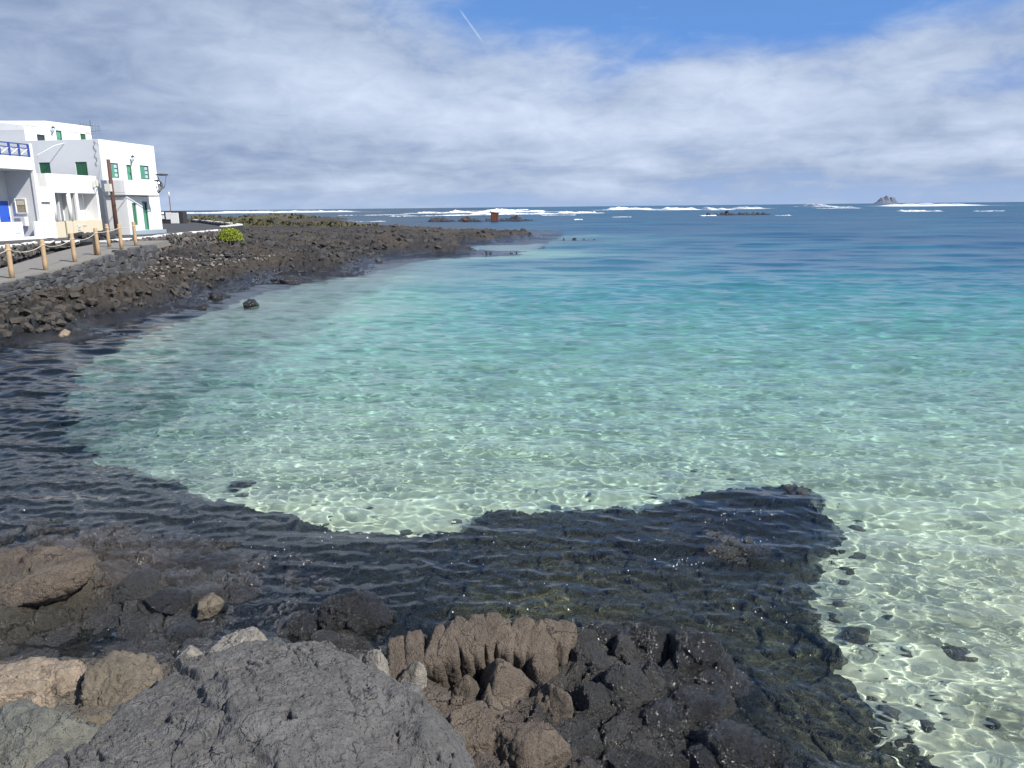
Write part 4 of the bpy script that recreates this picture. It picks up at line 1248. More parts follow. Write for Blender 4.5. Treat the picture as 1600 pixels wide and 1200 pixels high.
for a, b, c, d_ in ((242.5, 249, 336.5, 342.5), (250.3, 256.8, 336.5, 342.5), (258.8, 267.5, 332, 343)): ebox('panel', bx(a, c)[0], bx(b, c)[0], bx(a, d_)[1], bx(a, c)[1], Yb - .12, Yb - .053, M_BINW, t)
ebox('panel', bx(270.3, 333)[0], bx(283, 333)[0], RZ + .02, bx(270, 332.5)[1], Yb - .9, Yb - .8, M_BINW, t)
ms = (bx(256, 331)[0], Yb + 2)
t = thing('warning_mast', (ms[0], ms[1], RZ), 'thin red mast with a white tip rising behind the refuse enclosure', 'mast')
zt = H + ray(254.5, 300)[2] * ms[1] / ray(254.5, 300)[1]
tube('shaft', [(ms[0], ms[1], 2.4), (ms[0], ms[1], zt - .6)], .055, M_RUST, t, 8); tube('tip', [(ms[0], ms[1], zt - .598), (ms[0], ms[1], zt)], .06, M_WHITE, t, 8)

# ------------------------------------------------------------------ rocks, one object each
def rock_mesh(name, size, seed, mat, sub=6, planes=14, power=2.6, rough=.10, freq=1.6, cut=(.62, .98), cracks=.03, square=None):
    rng = np.random.default_rng(seed)
    bm = bmesh.new(); bmesh.ops.create_icosphere(bm, subdivisions=sub, radius=1.0)
    co = np.array([v.co[:] for v in bm.verts], np.float32); fa = np.array([[v.index for v in f.verts] for f in bm.faces], np.int32); bm.free()
    n = co / np.linalg.norm(co, axis=1, keepdims=True)
    r = 1.0 / (np.abs(n) ** power).sum(1) ** (1 / power)
    for k in range(planes):
        q = rng.normal(size=3); q /= np.linalg.norm(q); dd = rng.uniform(*cut)
        c = n @ q
        lim = np.where(c > .05, dd / np.maximum(c, .05), 9)
        h = np.clip(.5 + .5 * (lim - r) / .07, 0, 1); r = lim * (1 - h) + r * h - .07 * h * (1 - h)
    P = n * r[:, None]; s = np.array(size, np.float32)
    Q = P * s; o = rng.random(3) * 50; m = float(np.mean(size))
    q = Q / m * freq + o
    d = rough * fbm(q[:, 0], q[:, 1], q[:, 2], 5, .55)
    d += rough * .5 * fbm(q[:, 0] * 3.1, q[:, 1] * 3.1, q[:, 2] * 3.1, 4, .6, True)
    f1, f2, cid = worley(q[:, 0] * 1.7, q[:, 1] * 1.7, q[:, 2] * 1.7)
    d += rough * .55 * (cid - .5) - cracks * sstep(.14, 0, f2 - f1)
    g1, g2, _ = worley(q[:, 0] * 6.5, q[:, 1] * 6.5, q[:, 2] * 6.5)
    d += rough * .28 * (g1 - .5) - cracks * .35 * sstep(.12, 0, g2 - g1)
    return raw_mesh(name, Q + n * (d * m)[:, None], fa, mat)


def rock(name, c, size, rot, seed, mat, label, cat='rock', group=None, parent=None, **k):
    me = rock_mesh(name, size, seed, mat, **k)
    o = link(bpy.data.objects.new(name, me)); o.location = tuple(c); o.rotation_euler = rot
    o.cycles.is_caustics_receiver = True
    if parent is not None: o.parent = parent; o.matrix_parent_inverse = parent_inv(parent)
    else: tag(o, label, cat, group)
    return o


# the big grey slab in the foreground
def build_big_boulder():
    n = 430
    # outline in the place: left crest line runs from the camera side to the far tip, right edge falls to the wet boulders
    out = [un(20, 1290, 1.15), un(90, 1200, 1.15), (-2.74, 4.45, 1.15), (-2.66, 4.72, 1.15), (-2.58, 5.02, 1.15), (-2.40, 5.22, 1.2), (-2.13, 5.38, 1.25), (-1.78, 5.42, 1.25),
           (-1.42, 5.36, 1.25), (-1.16, 5.20, 1.2), (-.98, 4.98, 1.15), (-.78, 4.80, 1.1), (-.62, 4.70, 1.1), (-.44, 4.52, 1.05), (-.33, 4.28, 1.1), (-.30, 4.05, 1.1), (-.22, 3.4, 1.15), (-.3, 2.4, 1.2), (-2.9, 2.3, 1.2)]
    poly = [(p[0], p[1]) for p in out]
    X, Y = np.meshgrid(np.linspace(-3.45, .15, 460), np.linspace(2.3, 5.75, 450))
    sd = seg_sdf(poly, X + .06 * fbm(X * 4, Y * 4, X * 0, 4), Y + .06 * fbm(X * 4, Y * 4, X * 0 + 9, 4))
    sd = sd + .07 + .05 * sstep(-2.0, -2.6, X)
    top = 1.16 + .32 * np.exp(-(((X + 1.55) / .85) ** 2 + ((Y - 4.2) / 1.1) ** 2)) + .10 * sstep(4.3, 3.0, Y) - .10 * sstep(-1.0, -.3, X) - .05 * sstep(4.6, 5.3, Y)
    a = -.6; u = X * math.cos(a) - Y * math.sin(a); v = X * math.sin(a) + Y * math.cos(a)
    f1, f2, cid = worley(u * 1.5 + .5 * fbm(X, Y, X * 0, 3), v * .75, X * 0 + 3, False)
    g1, g2, cg = worley(u * 5.0 + .7 * fbm(X * 2, Y * 2, X * 0 + 4, 3), v * 2.6, X * 0 + 5, False)
    h1, h2, ch = worley(u * 15, v * 9, X * 0 + 8, False)
    msk = sstep(-.2, .35, fbm(X * 1.1, Y * 1.1, X * 0 + 31, 3))
    k1, k2, ck = worley(u * 9 + .8 * fbm(X * 3, Y * 3, X * 0 + 14, 3), v * 4.5, X * 0 + 15, False)
    m2 = sstep(-.15, .3, fbm(X * 1.6, Y * 1.6, X * 0 + 41, 3))
    cid = .5 + (cid - .5) * sstep(0, .10, f2 - f1); cg = .5 + (cg - .5) * sstep(0, .12, g2 - g1); ck = .5 + (ck - .5) * sstep(0, .15, k2 - k1)
    z = top + .12 * (cid - .5) - .022 * sstep(.022, 0, f2 - f1) * sstep(-.3, .2, fbm(X * 1.5, Y * 1.5, X * 0 + 51, 3)) + .10 * (cg - .5) * msk - .030 * sstep(.045, 0, g2 - g1) * msk
    z += .030 * (ck - .5) * m2 - .014 * sstep(.06, 0, k2 - k1) * m2 - .055 * sstep(.28, .5, fbm(X * 6, Y * 6, X * 0 + 61, 3))
    z += .035 * fbm(u * 2.4, v * 9, X * 0 + 71, 5, .6, True) + .05 * fbm(X * 2.2, Y * 2.2, X * 0 + 5, 5, .5) + .022 * fbm(u * 9, v * 5, X * 0 + 6, 5, .6, True) + .014 * (ch - .5) + .012 * fbm(u * 22, v * 14, X * 0 + 16, 4, .6, True)
    z += .05 * np.exp(-(((X + .62) / .16) ** 2 + ((Y - 4.55) / .14) ** 2)) + .07 * np.exp(-(((X + .55) / .12) ** 2 + ((Y - 4.2) / .18) ** 2))
    e = np.clip(sd / .16, -1, 1)
    z = np.where(sd > 0, z - .17 * (1 - sstep(0, .22, sd)) , z - .17 + sd * 7.0)
    z = np.maximum(z, .05)
    keep = sd[:-1, :-1] > -.20
    ux = .03 * fbm(X * 5, Y * 5, z * 5, 3)
    me = grid_mesh('grey_boulder', X + ux, Y + ux * .6, z, M_GREY, keep)
    o = place('grey_boulder', me, caustic=True)
    tag(o, 'huge cracked slate grey boulder filling the lower left foreground', 'boulder')


build_big_boulder()


def R_(px, py, z, w, hgt, mat, label, seed, depth=None, name='boulder', rz=None, group=None, sub=None, drop=.25, **k):
    """a rock whose middle shows at px, py; w and hgt are its width and height in metres"""
    q = 1.0
    if 69 < seed < 98 or 46 < seed < 53: q, drop = 1.28, .42
    w, hgt = w * q, hgt * q
    if 40 < seed < 47: hgt *= .8; z -= .11; k = dict(planes=20, cut=(.55, .95), rough=.17, cracks=.04) | k
    if 76 < seed < 98: hgt *= .80; k = dict(planes=9, cut=(.72, 1.0), rough=.17, cracks=.04, freq=2.0) | {a: b for a, b in k.items() if a not in ('planes', 'cut')}
    sub = sub or (6 if w > .62 else 5)
    p = un(px, py, z); dp = (depth * q if depth else w * .9)
    rng = np.random.default_rng(seed)
    return rock(name, (p[0], p[1], z - hgt * drop), (w / 2, dp / 2, hgt / 2 * 1.25), (rng.normal() * .15, rng.normal() * .15, rng.random() * .8 - .4 if rz is None else rz), seed, mat, label, 'boulder' if name == 'boulder' else 'rock', group, sub=sub, **k)


R_(40, 1065, .55, .95, .55, M_TAN, 'pale tan rounded rock at the left picture edge in front of the wet shelf', 41, 1.0)
R_(92, 1050, .58, .48, .42, M_TAN, 'smaller tan knuckle of rock tucked against the right of the pale one', 42, .45)
R_(178, 1075, .55, .78, .60, M_OLIVE, 'olive brown domed boulder with an orange rim left of the big grey boulder', 43, 1.05, rz=.5)
R_(30, 1120, .52, .8, .35, M_TAN, 'low orange tan ledge below the pale rock at the left edge', 44, .6, rough=.16)
R_(118, 1135, .50, .62, .30, M_OLIVE, 'low pitted brown ledge between the olive boulder and the grey green rock', 45, .5, rough=.16)
R_(60, 1185, .62, 1.35, .62, M_GREEN, 'broad grey green mottled rock in the bottom left corner', 46, 1.1)
R_(578, 1016, .84, .42, .62, M_PALE, 'pale wedge shaped rock with a pointed top behind the grey boulder', 47, .34, rz=-.5, planes=20, cut=(.45, .85))
R_(640, 1042, .62, .26, .42, M_PALE, 'small pale cleft rock against the right of the wedge', 48, .3, planes=18, cut=(.5, .9))
R_(385, 992, 1.02, .50, .34, M_PALE, 'pale grey stone perched at the far tip of the grey boulder', 49, .34, planes=18, cut=(.55, .9))
R_(300, 1016, .98, .26, .24, M_PALE, 'small pale block at the left shoulder of the grey boulder', 50, .24, planes=18, cut=(.55, .9))
R_(635, 1090, .98, .26, .30, M_GREY, 'dark grey knob on the right shoulder of the grey boulder', 51, .3)
R_(690, 1165, .86, .34, .50, M_GREY, 'grey lump at the right foot of the big boulder', 52, .4)
R_(205, 915, .22, .75, .42, M_DRYBLACK, 'dark rounded rock on the wet shelf at left with a black shadow beside it', 53, .6)
R_(262, 935, .14, .62, .26, M_BLACK, 'glistening low rock right of the dark one on the wet shelf', 54, .5)
R_(325, 940, .16, .34, .26, M_OLIVE, 'small ochre boulder standing in the wash of the left shelf', 55, .34)
R_(285, 985, .06, .46, .22, M_BLACK, 'flat black stone in the wet gully behind the grey boulder', 56, .4)
R_(330, 880, .03, 1.1, .26, M_BLACK, 'broad black hump half awash at the back of the left shelf', 57, .6, rough=.16)
R_(535, 945, .20, 1.05, .62, M_BLACK, 'jagged black rock standing in the water behind the pale wedge', 58, .75, rough=.24, planes=22, cut=(.45, .9), sub=7)
R_(475, 975, .05, .42, .35, M_BLACK, 'black craggy lump at the left foot of the jagged black rock', 59, .4, rough=.2)
R_(510, 1000, .10, .46, .30, M_DRYBLACK, 'dark stone in the gap between jagged rock and grey boulder', 60, .4)
R_(60, 905, .36, 1.25, .34, M_BROWN, 'flat brown shelf rock at the left picture edge', 101, .8, rough=.10)

# columnar ridge, each column a part
t = thing('columnar_ridge', un(750, 1030, .1), 'curved ridge of brown basalt columns standing at the water edge', 'rock ridge')
colpx = [(628, 1022, .50), (655, 1012, .54), (682, 1003, .57), (706, 996, .60), (728, 990, .62), (750, 986, .62), (772, 984, .60), (793, 984, .57), (815, 987, .53), (836, 990, .50), (857, 992, .46), (878, 995, .42)]
for i, (x, y, z) in enumerate(colpx):
    p = un(x, y, z)
    rock('column', (p[0], p[1] + .05, z - .30), (.112, .24, .40), (.42, (i - 5) * .02, .12 - i * .05), 300 + i, M_BROWN, None, parent=t, power=7.0, planes=6, cut=(.9, 1.25), rough=.07, cracks=.03, sub=5)
rock('root', (un(690, 1050, .2)[0], un(690, 1050, .2)[1], .02), (.55, .35, .33), (0, 0, .3), 330, M_BROWN, None, parent=t, rough=.14)

# brown and black boulders by the water
R_(790, 1052, .46, .44, .42, M_BROWN, 'brown craggy boulder in the hollow of the columnar ridge', 70, .4, planes=16)
R_(730, 1065, .40, .34, .42, M_BROWN, 'squarish brown boulder above the small tide pool', 71, .3, planes=18, cut=(.55, .9))
R_(770, 1092, .36, .36, .40, M_BROWN, 'brown block leaning in front of the craggy brown boulder', 72, .34, planes=16)
R_(862, 1085, .36, .38, .50, M_BROWN, 'brown pitted boulder with a wet black face beside the black boulders', 73, .36, rough=.14)
R_(848, 1030, .40, .24, .34, M_BROWN, 'small orange brown boulder under the right end of the column ridge', 74, .24)
R_(735, 1105, .26, .18, .22, M_BROWN, 'small brown cone of rock in the tide pool', 75, .16)
R_(812, 1102, .24, .13, .16, M_GREY, 'small smooth grey stone below the brown blocks', 76, .12)
R_(902, 990, .34, .32, .34, M_DRYBLACK, 'dark crusted boulder continuing the column ridge to the right', 77, .3)
R_(950, 985, .30, .34, .36, M_BLACK, 'black sparkling boulder at the back between ridge and wet outcrop', 78, .3)
R_(1018, 990, .30, .36, .46, M_BLACK, 'tall black boulder at the back of the wet outcrop', 79, .32)
R_(975, 1005, .32, .22, .28, M_DRYBLACK, 'small round dark boulder between the two black boulders at the back', 80, .22)
R_(925, 1020, .36, .34, .42, M_DRYBLACK, 'dark brownish boulder in the middle of the outcrop', 81, .34)
R_(978, 1062, .34, .36, .46, M_DRYBLACK, 'large dark faceted boulder in the centre of the wet outcrop', 82, .36, planes=18)
R_(932, 1082, .30, .32, .38, M_DRYBLACK, 'rounded dark boulder left of the faceted one', 83, .3)
R_(1020, 1052, .34, .18, .46, M_DRYBLACK, 'upright tapering dark slab right of the faceted boulder', 84, .2, rz=.5)
R_(1085, 1000, .32, .44, .42, M_BLACK, 'big black ridged boulder at the outer edge of the outcrop', 85, .34, rz=-.7)
R_(1070, 1030, .22, .24, .34, M_BLACK, 'ochre stained black rock under the ridged boulder', 86, .22)
R_(1122, 1035, .18, .26, .40, M_BLACK, 'black wet rock at the far right of the outcrop, half in the water', 87, .3)
R_(1030, 1108, .26, .34, .42, M_BLACK, 'round glistening black boulder before the upright slab', 88, .32)
R_(1008, 1130, .20, .28, .30, M_BLACK, 'low cracked black boulder at the front of the outcrop', 89, .28)
R_(1085, 1095, .16, .36, .30, M_BLACK, 'long sparkling black rock sloping into the water at right', 90, .46, rz=-.8)
R_(1112, 1065, .14, .30, .30, M_BLACK, 'dark blue black slab leaning seaward near the outcrop edge', 91, .34, rz=-.6)
R_(1140, 1155, .18, .42, .40, M_BLACK, 'large rounded black boulder near the bottom right of the outcrop', 92, .36)
R_(1205, 1165, .08, .24, .24, M_BLACK, 'small black boulder awash right of the large rounded one', 93, .24)
R_(1095, 1180, .12, .22, .22, M_BLACK, 'small wet black stone at the bottom edge below the rounded boulder', 94, .2)
R_(985, 1180, .18, .34, .14, M_DRYBLACK, 'flat blue grey slab in the shallow pool at the bottom', 95, .3)
R_(870, 1120, .20, .30, .18, M_DRYBLACK, 'low dark rock with a black cleft below the pitted brown boulder', 96, .26)
R_(920, 1128, .12, .30, .16, M_BLACK, 'low wet rubble stone in front of the rounded dark boulder', 97, .26)
R_(820, 1165, .40, .9, .40, M_BROWN, 'broad low reddish brown rock sloping away right of the grey boulder', 98, .6, rough=.12)
R_(735, 1135, .46, .7, .45, M_BROWN, 'dark brown rock wedged against the right side of the grey boulder', 99, .5, rough=.12)
# awash and sunken stones
R_(1178, 862, .02, .55, .22, M_BLACK, 'flat black ledge breaking the surface on the dark reef tip', 110, .32, rough=.14)
R_(1335, 1018, -.44, .36, .18, M_OLIVE, 'dim sunken stone in pale water right of the outcrop', 111, .34)
R_(1490, 1055, -.57, .34, .16, M_OLIVE, 'dim sunken stone farther right over pale sand', 112, .34)
R_(380, 784, -.55, .45, .26, M_DRYBLACK, 'grey sunken stone on the sand at the edge of the dark shelf', 116, .34)
# stones standing in the water off the left shore
for i, (x, y, w, hh, lab) in enumerate(((345, 467, 1.5, .35, 'low black rock awash off the left shore, nearest the land'), (315, 482, .75, .28, 'small black rock standing close to the platform edge'), (393, 477, 1.0, .24, 'small black rock farthest out in the pale water by the left shore'),
        (455, 441, 3.0, .5, 'black rocks awash before the bend of the shore'), (592, 410, 1.4, .5, 'black rock just off the point of the inner shore'), (100, 527, .8, .35, 'ochre stained rock at the near end of the left shore'))):
    p = un(x, y, 0); rock('rock', (p[0], p[1], .0), (w / 2, w * .4, hh), (0, 0, .2 * i), 130 + i, M_BLACK if i != 5 else M_TAN, lab, 'rock', rough=.28, planes=20, cut=(.4, .95), sub=5)

# ------------------------------------------------------------------ reefs, islet, wreck, surf
def ridge_patch(name, x0, x1, yc, wy, hgt, mat, nx, ny, seed, kind='structure', base=-.6, fr=.4, taper=.12, tone=None, prof=None):
    X, Y = np.meshgrid(np.linspace(x0, x1, nx), np.linspace(yc - wy, yc + wy, ny))
    s = (X - x0) / (x1 - x0); e = sstep(0, taper, s) * sstep(1, 1 - taper, s); c = np.exp(-((Y - yc) / (wy * .55)) ** 2)
    pr = np.clip(.45 + 1.3 * fbm(s * 9 + seed, Y * .2, s * 0 + seed, 4, .6), .22, 1.3)
    Z = base + (hgt - base) * e * c * pr * (1 + .55 * fbm(X * fr, Y * fr, X * 0 + seed, 5, .55, True)) + .25 * hgt * fbm(X * fr * 3, Y * fr * 3, X * 0 + seed, 4, .6) * c * e
    me = grid_mesh(name, X, Y, Z, mat)
    if tone is not None: attr(me, 'tone', np.broadcast_to(np.array(tone, np.float32), (X.size, 3)), 'COLOR')
    return tag(place(name, me, caustic=True), kind=kind)


def xy(px, py): p = un(px, py, 0); return p[0], p[1]
DK = (.045, .040, .038)
a, b = xy(655, 346), xy(842, 344); ridge_patch('reef', a[0], b[0], 262, 6, 1.6, M_COAST, 260, 40, 3.1, tone=DK, fr=.35)
a, b = xy(1105, 337), xy(1232, 336); ridge_patch('reef', a[0], b[0], 355, 7, 1.3, M_COAST, 200, 34, 5.1, tone=DK, fr=.3)
a, b = xy(742, 397.5), xy(817, 397.5); ridge_patch('reef', a[0], b[0], 76.5, 1.1, .36, M_COAST, 160, 30, 7.1, tone=DK, fr=1.1)
a, b = xy(870, 373), xy(935, 374); ridge_patch('reef', a[0], b[0], 108, 1.3, .18, M_COAST, 120, 26, 9.1, tone=DK, fr=.8)
a, b = xy(640, 357), xy(700, 357); ridge_patch('reef', a[0], b[0], 166, 3, .35, M_COAST, 120, 26, 11.1, tone=DK, fr=.5)

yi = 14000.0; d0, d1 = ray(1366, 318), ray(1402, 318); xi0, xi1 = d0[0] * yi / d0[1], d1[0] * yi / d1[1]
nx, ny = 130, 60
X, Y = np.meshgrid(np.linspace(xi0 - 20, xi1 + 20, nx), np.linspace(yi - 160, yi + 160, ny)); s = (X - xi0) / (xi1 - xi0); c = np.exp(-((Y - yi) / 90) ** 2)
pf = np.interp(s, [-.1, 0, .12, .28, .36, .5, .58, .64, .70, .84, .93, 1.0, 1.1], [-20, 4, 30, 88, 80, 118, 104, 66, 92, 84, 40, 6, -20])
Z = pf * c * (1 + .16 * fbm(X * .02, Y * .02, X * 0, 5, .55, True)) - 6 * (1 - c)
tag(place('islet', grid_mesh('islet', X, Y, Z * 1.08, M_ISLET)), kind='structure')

# rusted block of a wreck on the reef
Yw = 256.0
def wx(px, py): q = ray(px, py); return Vector((q[0] * Yw / q[1], Yw, H + q[2] * Yw / q[1]))
q0, q1, q2, q3 = wx(766.5, 344.5), wx(779, 344.8), wx(779.5, 331.5), wx(766.2, 330.5)
t = thing('wreck', ((q0.x + q1.x) / 2, Yw, .6), 'rusty red leaning block of a wrecked ship on the reef', 'wreck')
def prism(name, quad, y0, y1, mat, par):
    bm = bmesh.new(); vs = [bm.verts.new((p.x, y, p.z)) for y in (y0, y1) for p in quad]
    for f in ((0, 1, 2, 3), (7, 6, 5, 4), (0, 4, 5, 1), (1, 5, 6, 2), (2, 6, 7, 3), (3, 7, 4, 0)): bm.faces.new([vs[i] for i in f])
    bmesh.ops.recalc_face_normals(bm, faces=bm.faces); bmesh.ops.bevel(bm, geom=bm.edges[:], offset=.05, segments=2, affect='EDGES')
    me = bpy.data.meshes.new(name); bm.to_mesh(me); bm.free(); me.materials.append(mat); o = link(bpy.data.objects.new(name, me), par); o.matrix_parent_inverse = parent_inv(par); return o
prism('hull_block', [q0 + Vector((.1, 0, -.3)), q1 + Vector((-.1, 0, -.3)), q2 + Vector((-.1, 0, -.45)), q3 + Vector((.15, 0, -.4))], Yw - 1.2, Yw + 1.4, M_RUST, t)
prism('deck_plate', [q3 + Vector((-.05, 0, -.38)), q2 + Vector((.05, 0, -.44)), q2 + Vector((.05, 0, -.18)), q3 + Vector((-.05, 0, -.05))], Yw - 1.3, Yw + 1.5, M_RUST, t)
for k in (.2, .5, .8):
    a = q0.lerp(q1, k); b = q3.lerp(q2, k); prism('rib', [a + Vector((-.08, 0, 0)), a + Vector((.08, 0, 0)), b + Vector((.08, 0, -.5)), b + Vector((-.08, 0, -.5))], Yw - 1.30, Yw - 1.202, M_RUST, t)
prism('bulwark', [q3 + Vector((-.05, 0, -.05)), q3 + Vector((.35, 0, -.07)), q3 + Vector((.30, 0, .22)), q3 + Vector((-.02, 0, .26))], Yw - 1.2, Yw + .6, M_RUST, t)
p = un(727, 344.5, .3); rock('wreck_plate', (p[0], 258, .55), (1.0, .6, .55), (0, .2, .1), 401, M_RUST, 'low rusty lump of wreckage left of the leaning wreck block', 'wreckage', planes=20, cut=(.45, .9), sub=4)


def surf(px0, px1, py, thick, hgt, seed, dens=.5, name='breaking_wave'):
    """a broken wave: a tumbling white crest with a ragged apron of foam on the sea"""
    pm_ = (px0 + px1) / 2; c = un(pm_, py, 0); x0, x1 = un(px0, py, 0)[0], un(px1, py, 0)[0]; yc = c[1]
    nx = int(np.clip((px1 - px0) * 1.4, 50, 460)); ny = 30
    S, V = np.meshgrid(np.linspace(0, 1, nx), np.linspace(-1, 1, ny))
    pix = (x1 - x0) / (px1 - px0)                    # metres per pixel here
    ph = S * (px1 - px0)
    X = x0 + (x1 - x0) * S; Y = yc + thick * V + thick * .9 * fbm(ph * .03, V * 0, S * 0 + seed, 4)
    big = fbm(ph * .035, V * .8, S * 0 + seed, 3); fin = fbm(ph * .22, V * 2.6, S * 0 + seed + 4, 5, .62); crn = fbm(ph * .30, V * .2, S * 0 + seed + 9, 4, .6)
    env = sstep(0, .10, S) * sstep(1, .90, S)
    cr = np.exp(-((V - .1) / .26) ** 2)
    Z = .04 + hgt * env * np.clip(.55 + 1.1 * big, 0, 2) * cr * np.clip(.75 + .8 * crn, .1, 2) + .10 * hgt * np.clip(fin, 0, 1) * (1 - np.abs(V))
    den = env * (.95 * cr + .35 * (1 - V ** 2)) + .8 * fin + .5 * big - dens - .08
    k = den > 0
    keep = k[:-1, :-1] & k[1:, 1:] & k[:-1, 1:]
    if not keep.any(): return
    o = place(name, grid_mesh(name, X, Y, np.maximum(Z, .03), M_FOAM, keep)); tag(o, kind='structure')


for i, q in enumerate(((225, 392, 333.2, 45, 1.9, .0), (300, 515, 332.2, 40, 1.7, .0), (440, 470, 328.8, 60, 1.6, .3), (535, 640, 336.5, 16, .45, .55), (556, 604, 346.5, 6, .35, .45), (612, 760, 337.5, 14, .5, .45),
                        (655, 720, 332.5, 26, .9, .4), (706, 870, 331.2, 45, 1.7, .1), (735, 868, 334.5, 26, 1.0, .15), (760, 832, 328.2, 70, 2.0, .2), (868, 936, 332.6, 26, .9, .25), (900, 934, 332.2, 22, 1.2, .1), (840, 905, 336.5, 14, .5, .4),
                        (896, 912, 343.8, 5, .4, .3), (952, 990, 339.5, 9, .4, .4), (935, 1040, 326.9, 90, 2.3, -.05), (1015, 1104, 327.2, 80, 2.2, -.05), (1120, 1222, 325.6, 70, 1.7, .05), (1100, 1160, 327.2, 60, 1.2, .4), (1225, 1330, 322.9, 120, 3.2, -.05), (1295, 1560, 321.6, 120, 2.8, -.1), (1240, 1400, 324.8, 40, 1.0, .4),
                        (1385, 1505, 330.6, 15, .7, .35), (1500, 1600, 330.4, 12, .4, .6), (1090, 1125, 337.6, 8, .5, .35), (1205, 1240, 337, 7, .5, .35))):
    surf(*q[:4], q[4] * (1.8 if q[4] > .85 else 1.3), seed=i * 3.7, dens=q[5])
    if q[4] > .85:
        w_ = (q[1] - q[0]) * .35
        surf(q[0] - w_, q[1] + w_, q[2] + .8, q[3] * .8, .35, seed=i * 3.7 + 50, dens=.34)

# ------------------------------------------------------------------ shrub, tufts, rubble, foam and sparkle flecks
def leaf_cloud(n, cen, rad, size, seed, flat=.75):
    rng = np.random.default_rng(seed); co = []; fa = []
    lump = rng.normal(size=(14, 3)); lump /= np.linalg.norm(lump, axis=1, keepdims=True)
    for i in range(n):
        v = rng.normal(size=3); v /= np.linalg.norm(v); v[2] = abs(v[2]) * 1.0 - .25 * rng.random()
        k = 1 + .16 * np.max(lump @ v) - .10
        r = (rng.random() ** .22) * k
        p = np.array(cen) + v * np.array(rad) * r
        a = rng.normal(size=3); a /= np.linalg.norm(a); a[2] = abs(a[2]) + .4; b = np.cross(a, rng.normal(size=3)); b /= np.linalg.norm(b); a /= np.linalg.norm(a)
        s = size * (.6 + .8 * rng.random()); j = len(co)
        co += [p - b * s * .35, p + a * s * .5 - b * s * .1 , p + b * s * .35, p - a * s * .5]; fa.append((j, j + 1, j + 2, j + 3))
    return co, fa


ps = un(361, 379, 2.0); ps[1] -= 0
Ys = 56.0; q = ray(361, 378); sx_, sz_ = q[0] * Ys / q[1], H + q[2] * Ys / q[1]
t = thing('shrub', (sx_, Ys, sz_), 'round bright green shrub at the end of the whitewashed sea wall', 'shrub')
co, fa = leaf_cloud(9000, (sx_, Ys, sz_ + .25), (.86, .80, .74), .10, 3)
o = place('foliage', raw_mesh('foliage', co, fa, M_LEAF, False), t); o.matrix_parent_inverse = parent_inv(t)
for k in range(5): tube('stem', [(sx_ + .1 * math.cos(k * 1.3), Ys + .1 * math.sin(k * 1.3), sz_ - .4), (sx_ + .4 * math.cos(k * 1.3), Ys + .4 * math.sin(k * 1.3), sz_ + .6)], [.04, .015], M_WOODST, t, 6)


